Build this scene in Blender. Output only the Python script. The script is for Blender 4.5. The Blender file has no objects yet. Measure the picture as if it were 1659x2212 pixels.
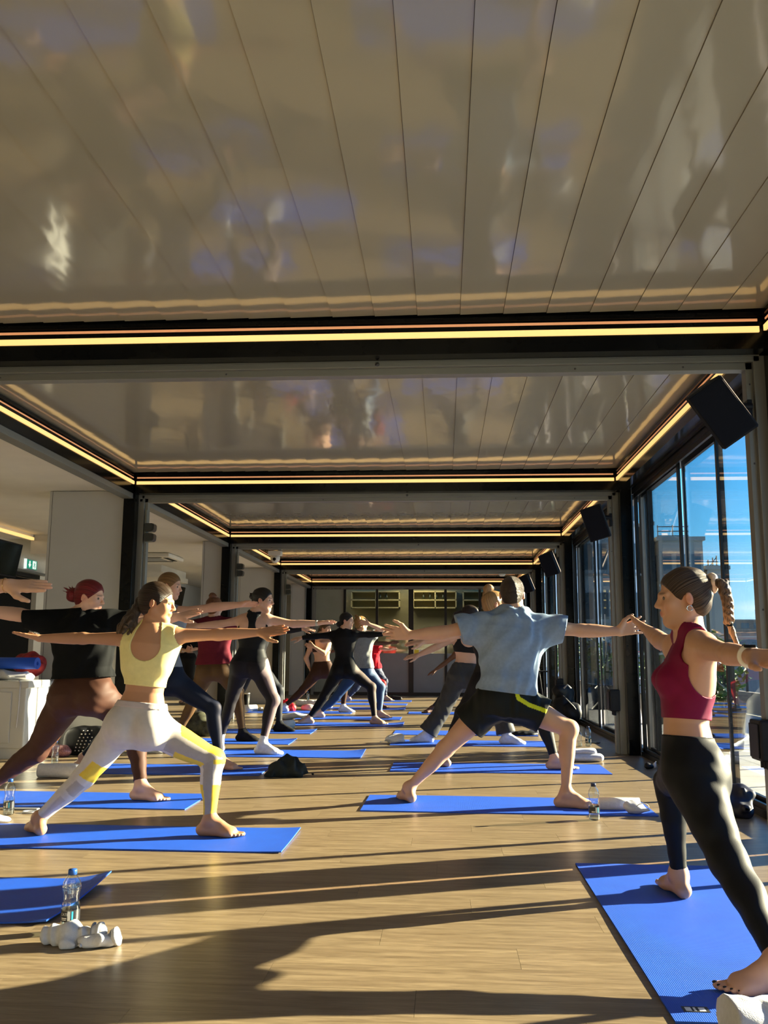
import bpy, bmesh, math, random
import numpy as np
from mathutils import Vector, Matrix

random.seed(7)
SC = bpy.context.scene
COL = SC.collection

# ------------------------------------------------------------------ camera
CAM_H = 0.95
F_PX = 1969.4
PITCH, YAW, ROLL = 0.1557, 0.0654, 0.0046


def cam_axes():
    cy, sy, cp, sp = math.cos(YAW), math.sin(YAW), math.cos(PITCH), math.sin(PITCH)
    F = np.array([-sy * cp, cy * cp, sp])
    R = np.array([cy, sy, 0.0])
    U = np.cross(R, F)
    c, s = math.cos(ROLL), math.sin(ROLL)
    return c * R + s * U, -s * R + c * U, F


CR, CU, CF = cam_axes()
cam_data = bpy.data.cameras.new('camera')
cam_data.sensor_fit = 'HORIZONTAL'
cam_data.sensor_width = 36.0
cam_data.lens = 36.0 * F_PX / 1659.0
cam_data.clip_start = 0.05
cam_data.clip_end = 2000
cam = bpy.data.objects.new('camera', cam_data)
cam.matrix_world = Matrix(((CR[0], CU[0], -CF[0], 0), (CR[1], CU[1], -CF[1], 0),
                           (CR[2], CU[2], -CF[2], CAM_H), (0, 0, 0, 1)))
COL.objects.link(cam)
SC.camera = cam


def at(u, v, Y):
    """world point on the vertical plane at distance Y that a measured photo point (u, v) belongs to"""
    d = CF + CR * (u - 829.5) / F_PX - CU * (v - 1106) / F_PX
    return np.array([0, 0, CAM_H]) + d * (Y / d[1])


# ------------------------------------------------------------------ sky, sun, exposure
SUN_AZ = math.radians(68)      # from +Y (the room's long axis) towards +X (the glass wall)
SUN_EL = math.radians(15.3)
vs = SC.view_settings
vs.view_transform = 'Standard'
vs.look = 'None'
vs.gamma = 1.0
vs.use_curve_mapping = False
vs.exposure = 0.0

world = bpy.data.worlds.new('sky')
SC.world = world
world.use_nodes = True
wn, wl = world.node_tree.nodes, world.node_tree.links
wn.clear()
w_out = wn.new('ShaderNodeOutputWorld')
w_bg = wn.new('ShaderNodeBackground')
w_tc = wn.new('ShaderNodeTexCoord')
w_sep = wn.new('ShaderNodeSeparateXYZ')
w_ramp = wn.new('ShaderNodeValToRGB')
wl.new(w_tc.outputs['Generated'], w_sep.inputs[0])
wl.new(w_sep.outputs['Z'], w_ramp.inputs[0])
el = w_ramp.color_ramp.elements
el[0].position = 0.0
el[0].color = (0.62, 0.80, 0.90, 1)
el[1].position = 0.6
el[1].color = (0.012, 0.12, 0.44, 1)
e = el.new(0.05)
e.color = (0.40, 0.68, 0.86, 1)
e = el.new(0.13)
e.color = (0.14, 0.48, 0.82, 1)
e = el.new(0.25)
e.color = (0.045, 0.31, 0.72, 1)
# thin clouds near the horizon
w_map = wn.new('ShaderNodeMapping')
w_map.inputs['Scale'].default_value = (3.0, 3.0, 16.0)
wl.new(w_tc.outputs['Generated'], w_map.inputs[0])
w_noise = wn.new('ShaderNodeTexNoise')
w_noise.inputs['Scale'].default_value = 2.2
w_noise.inputs['Detail'].default_value = 6
wl.new(w_map.outputs[0], w_noise.inputs['Vector'])
w_cr = wn.new('ShaderNodeValToRGB')
w_cr.color_ramp.elements[0].position = 0.52
w_cr.color_ramp.elements[0].color = (0, 0, 0, 1)
w_cr.color_ramp.elements[1].position = 0.72
w_cr.color_ramp.elements[1].color = (1, 1, 1, 1)
wl.new(w_noise.outputs['Fac'], w_cr.inputs[0])
w_band = wn.new('ShaderNodeMapRange')
w_band.inputs['From Min'].default_value = 0.02
w_band.inputs['From Max'].default_value = 0.11
w_band.inputs['To Min'].default_value = 1.0
w_band.inputs['To Max'].default_value = 0.0
wl.new(w_sep.outputs['Z'], w_band.inputs['Value'])
w_mul = wn.new('ShaderNodeMath')
w_mul.operation = 'MULTIPLY'
wl.new(w_cr.outputs['Color'], w_mul.inputs[0])
wl.new(w_band.outputs[0], w_mul.inputs[1])
w_mix = wn.new('ShaderNodeMixRGB')
w_mix.inputs['Color2'].default_value = (0.95, 0.95, 0.95, 1)
wl.new(w_mul.outputs[0], w_mix.inputs['Fac'])
wl.new(w_ramp.outputs[0], w_mix.inputs['Color1'])
wl.new(w_mix.outputs[0], w_bg.inputs['Color'])
w_bg.inputs['Strength'].default_value = 2.6
wl.new(w_bg.outputs[0], w_out.inputs[0])

sun_data = bpy.data.lights.new('sun', 'SUN')
sun_data.energy = 50.0
sun_data.color = (1.0, 0.80, 0.53)
sun_data.angle = math.radians(0.55)
sun = bpy.data.objects.new('sun', sun_data)
_sd = Vector((math.sin(SUN_AZ) * math.cos(SUN_EL), math.cos(SUN_AZ) * math.cos(SUN_EL), math.sin(SUN_EL)))
sun.rotation_euler = _sd.to_track_quat('Z', 'Y').to_euler()
sun.location = (30, 14, 12)
COL.objects.link(sun)

# ------------------------------------------------------------------ materials
MATS = {}


def nt(name):
    m = bpy.data.materials.new(name)
    m.use_nodes = True
    n, l = m.node_tree.nodes, m.node_tree.links
    return m, n, l, n['Principled BSDF']


def mat(name, col, rough=0.5, metal=0.0, spec=0.5, noise=0.0, nscale=20, bump=0.0, bscale=60, emit=None, estr=0.0,
        coat=0.0, sheen=0.0, attr=None, sss=0.0, stretch=None, alpha=None):
    """principled material with gentle colour mottling and fine relief; attr multiplies in a colour attribute"""
    if name in MATS:
        return MATS[name]
    m, n, l, b = nt(name)
    b.inputs['Roughness'].default_value = rough
    b.inputs['Metallic'].default_value = metal
    b.inputs['Specular IOR Level'].default_value = spec
    if coat:
        b.inputs['Coat Weight'].default_value = coat
        b.inputs['Coat Roughness'].default_value = 0.08
    if sheen:
        b.inputs['Sheen Weight'].default_value = sheen
    if sss:
        b.inputs['Subsurface Weight'].default_value = sss
        b.inputs['Subsurface Radius'].default_value = (0.9, 0.35, 0.2)
        b.inputs['Subsurface Scale'].default_value = 0.012
    src = None
    if attr:
        a = n.new('ShaderNodeAttribute')
        a.attribute_name = attr
        src = a.outputs['Color']
    tc = n.new('ShaderNodeTexCoord')
    vec = tc.outputs['Object']
    if stretch:
        mp = n.new('ShaderNodeMapping')
        mp.inputs['Scale'].default_value = stretch
        l.new(vec, mp.inputs[0])
        vec = mp.outputs[0]
    if noise > 0:
        t = n.new('ShaderNodeTexNoise')
        t.inputs['Scale'].default_value = nscale
        t.inputs['Detail'].default_value = 5
        l.new(vec, t.inputs['Vector'])
        mr = n.new('ShaderNodeMapRange')
        mr.inputs['From Min'].default_value = 0.3
        mr.inputs['From Max'].default_value = 0.7
        mr.inputs['To Min'].default_value = 1 - noise
        mr.inputs['To Max'].default_value = 1 + noise
        l.new(t.outputs['Fac'], mr.inputs['Value'])
        mx = n.new('ShaderNodeVectorMath')
        mx.operation = 'SCALE'
        if src is not None:
            l.new(src, mx.inputs[0])
        else:
            mx.inputs[0].default_value = col[:3]
        l.new(mr.outputs[0], mx.inputs['Scale'])
        l.new(mx.outputs[0], b.inputs['Base Color'])
    elif src is not None:
        l.new(src, b.inputs['Base Color'])
    else:
        b.inputs['Base Color'].default_value = (*col[:3], 1)
    if bump > 0:
        t2 = n.new('ShaderNodeTexNoise')
        t2.inputs['Scale'].default_value = bscale
        t2.inputs['Detail'].default_value = 4
        l.new(vec, t2.inputs['Vector'])
        bp = n.new('ShaderNodeBump')
        bp.inputs['Strength'].default_value = bump
        bp.inputs['Distance'].default_value = 0.004
        l.new(t2.outputs['Fac'], bp.inputs['Height'])
        l.new(bp.outputs[0], b.inputs['Normal'])
    if emit:
        b.inputs['Emission Color'].default_value = (*emit, 1)
        b.inputs['Emission Strength'].default_value = estr
    MATS[name] = m
    return m


def glass_mat(name, tint=(0.93, 0.97, 0.97), ior=1.5, rough=0.0, gain=1.0):
    """thin window glass: lets light straight through, mirrors by Fresnel"""
    if name in MATS:
        return MATS[name]
    m, n, l, b = nt(name)
    n.remove(b)
    out = n['Material Output']
    tr = n.new('ShaderNodeBsdfTransparent')
    tr.inputs[0].default_value = (*tint, 1)
    gl = n.new('ShaderNodeBsdfGlossy')
    gl.inputs['Roughness'].default_value = rough
    # Schlick reflectance, the same for both faces of the pane
    ge = n.new('ShaderNodeNewGeometry')
    dt = n.new('ShaderNodeVectorMath')
    dt.operation = 'DOT_PRODUCT'
    l.new(ge.outputs['Normal'], dt.inputs[0])
    l.new(ge.outputs['Incoming'], dt.inputs[1])

    def mth(op, a, b=None, clamp=False):
        q = n.new('ShaderNodeMath')
        q.operation = op
        q.use_clamp = clamp
        for i_, v_ in enumerate((a, b)):
            if v_ is None:
                continue
            if isinstance(v_, (int, float)):
                q.inputs[i_].default_value = v_
            else:
                l.new(v_, q.inputs[i_])
        return q.outputs[0]
    r0 = ((ior - 1) / (ior + 1)) ** 2
    om = mth('SUBTRACT', 1.0, mth('ABSOLUTE', dt.outputs['Value']), True)
    fr = mth('MULTIPLY', mth('ADD', mth('MULTIPLY', mth('POWER', om, 5.0), 1 - r0), r0), gain, True)
    mx = n.new('ShaderNodeMixShader')
    l.new(fr, mx.inputs[0])
    l.new(tr.outputs[0], mx.inputs[1])
    l.new(gl.outputs[0], mx.inputs[2])
    l.new(mx.outputs[0], out.inputs[0])
    MATS[name] = m
    return m


# ------------------------------------------------------------------ object helpers
def link(o, parent=None):
    COL.objects.link(o)
    if parent is not None:
        o.parent = parent
    return o


def tag(o, label=None, cat=None, group=None, kind=None):
    if label:
        o['label'] = label
    if cat:
        o['category'] = cat
    if group:
        o['group'] = group
    if kind:
        o['kind'] = kind
    return o


def empty(name, loc=(0, 0, 0), rz=0.0, parent=None):
    o = bpy.data.objects.new(name, None)
    o.location = loc
    o.rotation_euler = (0, 0, rz)
    o.empty_display_size = 0.1
    return link(o, parent)


def rebase(o, loc):
    """move an Empty to the base of its thing without moving its parts"""
    loc = Vector(loc)
    d = loc - o.location
    o.location = loc
    for c in o.children:
        c.location = c.location - d
    return o


def thing(name, label, cat, loc=(0, 0, 0), rz=0.0, group=None):
    return tag(empty(name, loc, rz), label, cat, group)


class MB:
    """collects primitive shapes in one bmesh and links them as one mesh object"""

    def __init__(self):
        self.bm = bmesh.new()

    def box(self, x0, x1, y0, y1, z0, z1, bev=0.0, M=None):
        r = bmesh.ops.create_cube(self.bm, size=1.0)
        vs_ = r['verts']
        for v in vs_:
            v.co = Vector((x0 + (v.co.x + .5) * (x1 - x0), y0 + (v.co.y + .5) * (y1 - y0), z0 + (v.co.z + .5) * (z1 - z0)))
        if bev > 0:
            es = list({e for v in vs_ for e in v.link_edges})
            r2 = bmesh.ops.bevel(self.bm, geom=es, offset=bev, segments=2, affect='EDGES', profile=0.5)
            vs_ = list({v for f in r2['faces'] for v in f.verts} | {v for v in vs_ if v.is_valid})
        if M is not None:
            for v in vs_:
                v.co = M @ v.co
        return self

    def tube(self, pts, r, seg=10, caps=True, flat=1.0, flat_dir=None):
        pts = [Vector(p) for p in pts]
        rs = r if isinstance(r, (list, tuple)) else [r] * len(pts)
        rings = []
        n = len(pts)
        prev = None
        for i, p in enumerate(pts):
            t = (pts[min(i + 1, n - 1)] - pts[max(i - 1, 0)])
            if t.length < 1e-9:
                t = Vector((0, 0, 1))
            t.normalize()
            ref = prev if prev is not None else (Vector((0, 0, 1)) if abs(t.z) < .9 else Vector((1, 0, 0)))
            s = t.cross(ref)
            if s.length < 1e-6:
                s = t.cross(Vector((1, 0, 0)))
            s.normalize()
            up = s.cross(t).normalized()
            prev = up
            rings.append([self.bm.verts.new(p + (s * math.cos(a) + up * math.sin(a) * flat) * rs[i])
                          for a in (2 * math.pi * k / seg for k in range(seg))])
        for a, b in zip(rings[:-1], rings[1:]):
            for k in range(seg):
                self.bm.faces.new((a[k], a[(k + 1) % seg], b[(k + 1) % seg], b[k]))
        if caps:
            self.bm.faces.new(rings[0][::-1])
            self.bm.faces.new(rings[-1])
        return self

    def lathe(self, prof, seg=24, c=(0, 0, 0), M=None):
        """prof: list of (r, z)"""
        rings = []
        c = Vector(c)
        for (r, z) in prof:
            ring = []
            if r < 1e-6:
                v = self.bm.verts.new(c + Vector((0, 0, z)))
                ring = [v]
            else:
                for k in range(seg):
                    a = 2 * math.pi * k / seg
                    ring.append(self.bm.verts.new(c + Vector((r * math.cos(a), r * math.sin(a), z))))
            rings.append(ring)
        for a, b in zip(rings[:-1], rings[1:]):
            for k in range(seg):
                q = [a[k % len(a)], a[(k + 1) % len(a)], b[(k + 1) % len(b)], b[k % len(b)]]
                q2 = []
                for v in q:
                    if v not in q2:
                        q2.append(v)
                if len(q2) > 2:
                    self.bm.faces.new(q2)
        if M is not None:
            for ring in rings:
                for v in ring:
                    v.co = M @ v.co
        return self

    def poly(self, pts, faces):
        v = [self.bm.verts.new(p) for p in pts]
        for f in faces:
            self.bm.faces.new([v[i] for i in f])
        return self

    def prism(self, outline, axis, a, b):
        """outline 2D points extruded along axis from a to b"""
        def mk(p, t):
            return {'x': (t, p[0], p[1]), 'y': (p[0], t, p[1]), 'z': (p[0], p[1], t)}[axis]
        n = len(outline)
        A = [self.bm.verts.new(mk(p, a)) for p in outline]
        B = [self.bm.verts.new(mk(p, b)) for p in outline]
        self.bm.faces.new(A[::-1])
        self.bm.faces.new(B)
        for i in range(n):
            self.bm.faces.new((A[i], A[(i + 1) % n], B[(i + 1) % n], B[i]))
        return self

    def mesh(self, name, m, smooth=False):
        bmesh.ops.recalc_face_normals(self.bm, faces=self.bm.faces)
        me = bpy.data.meshes.new(name)
        self.bm.to_mesh(me)
        self.bm.free()
        if isinstance(m, (list, tuple)):
            for x in m:
                me.materials.append(x)
        elif m:
            me.materials.append(m)
        if smooth:
            me.polygons.foreach_set('use_smooth', np.ones(len(me.polygons), dtype=bool))
        return me

    def build(self, name, m, parent=None, smooth=False, loc=None, rot=None):
        o = bpy.data.objects.new(name, self.mesh(name, m, smooth))
        if loc is not None:
            o.location = loc
        if rot is not None:
            o.rotation_euler = rot
        return link(o, parent)


def inst(name, me, parent=None, loc=(0, 0, 0), rot=(0, 0, 0), scale=None):
    o = bpy.data.objects.new(name, me)
    o.location = loc
    o.rotation_euler = rot
    if scale:
        o.scale = scale
    return link(o, parent)
# ------------------------------------------------------------------ the room
J = [-3.75, 0.58, 4.90, 9.21, 13.50, 17.82, 22.13]      # portal positions along the room
XL, XR = -3.23, 1.76                                     # inner faces of the long beams
Z_LED, Z_CEIL, Z_BEAM = 2.72, 2.83, 2.61
X_WALL_L = -6.35

m_black = mat('black_powder_coat', (0.003, 0.0035, 0.004), rough=0.14, spec=0.12, noise=0.2, nscale=6)
m_alu = mat('brushed_aluminium', (0.20, 0.20, 0.185), rough=0.45, metal=0.55, noise=0.03, nscale=3)
m_led = mat('warm_led', (1.0, 0.7, 0.3), emit=(1.0, 0.60, 0.20), estr=1.1)
m_led_reflection = mat('warm_led_reflection', (0.8, 0.4, 0.2), emit=(1.0, 0.42, 0.18), estr=0.45)  # dim glow standing in for the light strip's reflection, not a second lamp
m_white_paint = mat('warm_white_paint', (0.66, 0.63, 0.56), rough=0.75, noise=0.04, nscale=3, bump=0.05, bscale=120)
m_pier = mat('pier_paint', (0.42, 0.41, 0.385), rough=0.7, noise=0.03, nscale=3, bump=0.03, bscale=150)
m_glass = glass_mat('window_glass', tint=(0.90, 0.96, 0.97), gain=1.6)
m_dark = mat('dark_void', (0.004, 0.004, 0.004), rough=0.4, spec=0.08)
m_grey_panel = mat('grey_laminate', (0.20, 0.215, 0.225), rough=0.4, noise=0.05, nscale=4)
m_screw = mat('screw_head', (0.08, 0.08, 0.08), rough=0.3, metal=0.8)

# glossy lacquered louvre slats: faint waviness so that what they mirror looks smeared
m_slat, n_, l_, b_ = nt('lacquered_slat')
b_.inputs['Base Color'].default_value = (0.285, 0.266, 0.215, 1)
b_.inputs['Roughness'].default_value = 0.085
b_.inputs['Specular IOR Level'].default_value = 0.5
tc_ = n_.new('ShaderNodeTexCoord')
mp_ = n_.new('ShaderNodeMapping')
mp_.inputs['Scale'].default_value = (5.0, 2.4, 1.0)
l_.new(tc_.outputs['Object'], mp_.inputs[0])
tn_ = n_.new('ShaderNodeTexNoise')
tn_.inputs['Scale'].default_value = 1.6
tn_.inputs['Detail'].default_value = 1
l_.new(mp_.outputs[0], tn_.inputs['Vector'])
bp_ = n_.new('ShaderNodeBump')
bp_.inputs['Strength'].default_value = 0.24
bp_.inputs['Distance'].default_value = 0.006
l_.new(tn_.outputs['Fac'], bp_.inputs['Height'])
l_.new(bp_.outputs[0], b_.inputs['Normal'])


def wood(name, planks):
    """grey-brown vinyl oak; grain runs along X; seams drawn only where planks are too far to build"""
    m, n, l, b = nt(name)
    tc = n.new('ShaderNodeTexCoord')
    geo = n.new('ShaderNodeNewGeometry')
    mp = n.new('ShaderNodeMapping')
    mp.inputs['Scale'].default_value = (1.2, 14.0, 1.0)
    l.new(geo.outputs['Position'], mp.inputs[0])
    oi = n.new('ShaderNodeObjectInfo')
    av = n.new('ShaderNodeVectorMath')
    av.operation = 'ADD'
    sc = n.new('ShaderNodeVectorMath')
    sc.operation = 'SCALE'
    sc.inputs[0].default_value = (37.0, 11.0, 5.0)
    l.new(oi.outputs['Random'], sc.inputs['Scale'])
    l.new(mp.outputs[0], av.inputs[0])
    l.new(sc.outputs[0], av.inputs[1])
    t = n.new('ShaderNodeTexNoise')
    t.inputs['Scale'].default_value = 2.4
    t.inputs['Detail'].default_value = 9
    t.inputs['Roughness'].default_value = 0.62
    t.inputs['Distortion'].default_value = 0.6
    l.new(av.outputs[0], t.inputs['Vector'])
    cr = n.new('ShaderNodeValToRGB')
    cr.color_ramp.elements[0].position = 0.30
    cr.color_ramp.elements[0].color = (0.135, 0.094, 0.052, 1)
    cr.color_ramp.elements[1].position = 0.72
    cr.color_ramp.elements[1].color = (0.300, 0.226, 0.135, 1)
    l.new(t.outputs['Fac'], cr.inputs[0])
    mp2 = n.new('ShaderNodeMapping')
    mp2.inputs['Scale'].default_value = (5.0, 90.0, 1.0)
    l.new(geo.outputs['Position'], mp2.inputs[0])
    t2 = n.new('ShaderNodeTexNoise')
    t2.inputs['Scale'].default_value = 3.0
    t2.inputs['Detail'].default_value = 4
    l.new(mp2.outputs[0], t2.inputs['Vector'])
    mr = n.new('ShaderNodeMapRange')
    mr.inputs['From Min'].default_value = 0.35
    mr.inputs['From Max'].default_value = 0.65
    mr.inputs['To Min'].default_value = 0.80
    mr.inputs['To Max'].default_value = 1.12
    l.new(t2.outputs['Fac'], mr.inputs['Value'])
    mx = n.new('ShaderNodeVectorMath')
    mx.operation = 'SCALE'
    l.new(cr.outputs['Color'], mx.inputs[0])
    l.new(mr.outputs[0], mx.inputs['Scale'])
    src = mx.outputs[0]
    if planks:
        br = n.new('ShaderNodeTexBrick')
        br.inputs['Color1'].default_value = (1, 1, 1, 1)
        br.inputs['Color2'].default_value = (0.93, 0.93, 0.93, 1)
        br.inputs['Mortar'].default_value = (0.5, 0.47, 0.42, 1)
        br.inputs['Scale'].default_value = 1.0
        br.inputs['Mortar Size'].default_value = 0.0016
        br.inputs['Brick Width'].default_value = 1.22
        br.inputs['Row Height'].default_value = 0.2
        l.new(geo.outputs['Position'], br.inputs['Vector'])
        mm = n.new('ShaderNodeVectorMath')
        mm.operation = 'MULTIPLY'
        l.new(src, mm.inputs[0])
        l.new(br.outputs['Color'], mm.inputs[1])
        src = mm.outputs[0]
    l.new(src, b.inputs['Base Color'])
    b.inputs['Roughness'].default_value = 0.33
    b.inputs['Specular IOR Level'].default_value = 0.55
    bp = n.new('ShaderNodeBump')
    bp.inputs['Strength'].default_value = 0.10
    bp.inputs['Distance'].default_value = 0.002
    l.new(t2.outputs['Fac'], bp.inputs['Height'])
    l.new(bp.outputs[0], b.inputs['Normal'])
    MATS[name] = m
    return m


m_wood = wood('oak_plank', False)
m_wood_far = wood('oak_plank_far', True)

# floor: single planks where the photo shows them, the slab's own plank pattern beyond
floor = empty('floor')
tag(floor, 'grey brown wooden plank floor of the studio', kind='structure')
PL_Y0, PL_ROWS, PL_W = 2.0, 27, 0.2
PL_Y1 = PL_Y0 + PL_ROWS * PL_W
MB().box(X_WALL_L, 2.06, -3.75, PL_Y0, -0.10, 0.0).build('slab', m_wood_far, floor)
MB().box(X_WALL_L, 2.06, PL_Y1, 24.3, -0.10, 0.0).build('slab', m_wood_far, floor)
MB().box(X_WALL_L, 2.06, PL_Y0, PL_Y1, -0.10, -0.006).build('slab', m_dark, floor)
G = 0.0009
plank_me = {}
for r in range(PL_ROWS):
    x = X_WALL_L + 0.3 - 1.22 * ((r * 0.37) % 1.0)
    y0 = PL_Y0 + r * PL_W
    while x < 2.06:
        a, b2 = max(x, X_WALL_L), min(x + 1.22, 2.06)
        if a >= -4.2 or x + 1.22 > -4.2:
            pass
        if b2 - a > 0.02:
            w_ = round(b2 - a, 4)
            if w_ not in plank_me:
                plank_me[w_] = MB().box(0, w_ - G, 0, PL_W - G, -0.006, 0.0).mesh('plank', m_wood)
            inst('plank', plank_me[w_], floor, (a, y0, 0))
        x += 1.22

# louvred ceiling: every slat its own part
SL_W = 0.2385
SL_N = 21
for k in range(len(J) - 1):
    y0, y1 = J[k] + 0.33, J[k + 1] - 0.03
    c = empty('ceiling')
    tag(c, 'ceiling bay of glossy pale louvre slats', kind='structure')
    mb = MB()
    L = y1 - y0
    mb.prism([(-SL_W / 2 + .0008, 0), (SL_W / 2 - .0008, 0), (SL_W / 2 - .0008, .022), (SL_W / 2 - .03, .045), (-SL_W / 2 + .03, .045),
              (-SL_W / 2 + .0008, .022)], 'y', 0, L)
    me = mb.mesh('louvre_slat', m_slat)
    x = XL + SL_W / 2 - 0.008
    for i in range(SL_N):
        inst('louvre_slat', me, c, (x + i * SL_W, y0, Z_CEIL), (0, -0.02, 0))
MB().box(XL - .12, 2.06, -3.75, 22.4, 2.90, 2.95).build('ceiling', m_dark)  # unseen slab, added to keep sky light from leaking between slats
tag(bpy.data.objects[-1] if False else COL.objects[-1], 'unseen dark slab added above the louvres to stop light leaks', kind='structure')

# portals
scr_me = MB().lathe([(0, 0.004), (0.004, 0.0035), (0.006, 0)], 8).mesh('screw', m_screw)


def portal(i, y):
    t = empty('trim_%d' % (i + 1), (0, y, 0))
    tag(t, 'black portal frame with warm light line and aluminium screen track', kind='structure')
    # far beam of the near module with its light line and gutter ledge
    mb = MB()
    mb.box(XL, XR, 0.0, 0.10, Z_BEAM, 2.95)
    mb.box(XL, XR, -0.022, 0.0, 2.79, 2.815)
    mb.box(XL, XR, -0.006, 0.0, Z_BEAM, 2.625)
    mb.build('beam', m_black, t)
    MB().box(XL + .03, XR - .03, -0.014, 0.0, Z_LED - .016, Z_LED + .016).build('led_strip', m_led, t)
    MB().box(XL + .03, XR - .035, -0.004, 0.0, 2.768, 2.782).build('led_reflection', m_led_reflection, t)  # reflection of the strip, drawn as a glowing line
    MB().box(XL, XR, 0.20, 0.30, 2.66, 2.95).build('beam', m_black, t)
    # aluminium screen cassette
    mb = MB()
    mb.box(XL + .06, XR - .0, 0.10, 0.145, 2.573, 2.606, bev=.002)
    mb.box(XL + .06, XR - .0, 0.13, 0.20, 2.535, 2.575, bev=.002)
    mb.build('header', m_alu, t)
    MB().box(XL, XR, 0.10, 0.14, 2.606, 2.628).build('header_cap', m_alu, t)
    # posts
    MB().box(-3.335, -3.21, 0.0, 0.12, 0, Z_BEAM + .2, bev=.004).build('post', m_black, t)
    MB().box(1.785, 1.90, 0.0, 0.13, 0, Z_BEAM + .2, bev=.004).build('post', m_black, t)
    MB().box(-3.335, -3.21, 0.19, 0.31, 0, Z_BEAM + .2, bev=.004).build('post', m_black, t)
    MB().box(1.785, 1.90, 0.19, 0.31, 0, Z_BEAM + .2, bev=.004).build('post', m_black, t)
    mb = MB()
    mb.box(-3.21, -3.145, 0.10, 0.20, 0, 2.606, bev=.003)
    mb.box(-3.15, -3.115, 0.13, 0.20, 0, 2.58, bev=.002)
    mb.build('jamb', m_alu, t)
    mb = MB()
    mb.box(1.725, 1.787, 0.10, 0.20, 0, 2.606, bev=.003)
    mb.box(1.690, 1.73, 0.13, 0.20, 0, 2.58, bev=.002)
    mb.build('jamb', m_alu, t)
    R90 = (math.pi / 2, 0, 0)
    for x, z in ((-0.37, 2.59), (-1.25, 2.555), (0.75, 2.555), (-2.6, 2.555), (1.35, 2.555)):
        inst('screw', scr_me, t, (x, 0.099 if z > 2.58 else 0.129, z), R90, (2.2, 2.2, 2.2) if z > 2.58 else (1, 1, 1))
    for z in (2.45, 2.0, 1.2, 0.4):
        inst('screw', scr_me, t, (1.71, 0.129, z), R90)
        inst('screw', scr_me, t, (-3.13, 0.129, z), R90)
    MB().box(-3.19, -3.165, 0.094, 0.10, 2.54, 2.565).build('keyhole_plate', m_black, t)
    return t


portals = [portal(i, y) for i, y in enumerate(J[:])]

# long beams with their light lines
for k in range(len(J) - 1):
    y0, y1 = J[k] + 0.1, J[k + 1]
    t = empty('trim_%d' % (11 + k), (0, y0, 0))
    tag(t, 'long black beams with warm light lines on both sides of one bay', kind='structure')
    L = y1 - y0
    mb = MB()
    mb.box(-3.335, XL, 0, L, Z_BEAM, 2.95)
    mb.box(XL, XL + .022, 0, L, 2.79, 2.815)
    mb.build('beam', m_black, t)
    mb = MB()
    mb.box(XR, 2.06, 0, L, Z_BEAM, 2.95)
    mb.box(XR - .022, XR, 0, L, 2.79, 2.815)
    mb.box(XR + .10, XR + .13, 0, L, Z_BEAM - .012, Z_BEAM)
    mb.build('beam', m_black, t)
    MB().box(XL, XL + .014, 0.25, L - .03, Z_LED - .016, Z_LED + .016).build('led_strip', m_led, t)
    MB().box(XR - .014, XR, 0.25, L - .03, Z_LED - .016, Z_LED + .016).build('led_strip', m_led, t)
    MB().box(XL, XL + .004, 0.25, L - .03, 2.768, 2.778).build('led_reflection', m_led_reflection, t)  # glowing lines drawn as the strips' reflections on both sides
    MB().box(XR - .004, XR, 0.25, L - .03, 2.768, 2.778).build('led_reflection', m_led_reflection, t)
    MB().box(-3.345, -3.235, 0, L, 2.555, Z_BEAM, bev=.003).build('screen_cassette', m_alu, t)

# glass wall: four sliding panels a bay
m_frame = mat('window_frame_black', (0.006, 0.007, 0.009), rough=0.3, spec=.3, noise=0.1, nscale=8)
for k in range(len(J) - 1):
    y0, y1 = J[k] + 0.30, J[k + 1]
    w = empty('window_%d' % (k + 1), (0, 0, 0))
    tag(w, 'tall sliding glass panels in black frames', kind='structure')
    mb = MB()
    mb.box(1.90, 2.06, y0, y1, 0, 0.045)
    mb.box(1.915, 1.935, y0, y1, 0.045, 0.075)
    mb.build('sill_rail', m_frame, w)
    mb = MB()
    mb.box(1.90, 2.06, y0, y1, 2.56, Z_BEAM + .02)
    mb.box(1.915, 1.935, y0, y1, 2.52, 2.56)
    mb.build('head_rail', m_frame, w)
    bnd = [y0] + [J[k] + q for q in (.62, 1.68, 2.69, 3.82)] + [y1 - .02]
    for j in range(len(bnd) - 1):
        a, b2 = bnd[j] - .02, bnd[j + 1] + .02
        xg = 1.955 + 0.022 * (j % 3)
        f = MB()
        f.box(xg - .012, xg + .012, a, a + .034, .045, 2.56)
        f.box(xg - .012, xg + .012, b2 - .034, b2, .045, 2.56)
        f.box(xg - .012, xg + .012, a + .034, b2 - .034, .045, .095)
        f.box(xg - .012, xg + .012, a + .034, b2 - .034, 2.51, 2.56)
        fo = f.build('panel_frame', m_frame, w)
        MB().box(xg - .003, xg + .003, a + .034, b2 - .034, .095, 2.51).build('pane', m_glass, fo)
    # folded spare leaves parked against the post
    for q in range(3):
        MB().box(1.915 + .045 * q, 1.94 + .045 * q, y1 - .10 - .035 * q, y1 - .02, .045, 2.56).build(
            'stile', m_frame if q % 2 == 0 else m_alu, w)

# left side: piers, lower ceiling, far wall
def pier(i, x0, x1, y0, y1):
    o = empty('wall_pier_%d' % i)
    tag(o, 'pale grey boxed pier between the studio and the side room', kind='structure')
    MB().box(x0, x1, y0, y1, 0, 2.655, bev=.004).build('panel', m_pier, o)
    MB().box(x0 - .004, x1 + .004, y0 - .012, y1, 0, .10, bev=.002).build('skirting', m_pier, o)
    MB().box(x0 + .03, x0 + .034, y0 - .0015, y0 + .01, .1, 2.655).build('joint', m_screw, o)
    MB().box(x1 - .015, x1 + .012, y0 - .008, y0 + .01, .1, 2.655).build('edge_strip', m_alu, o)


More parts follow.
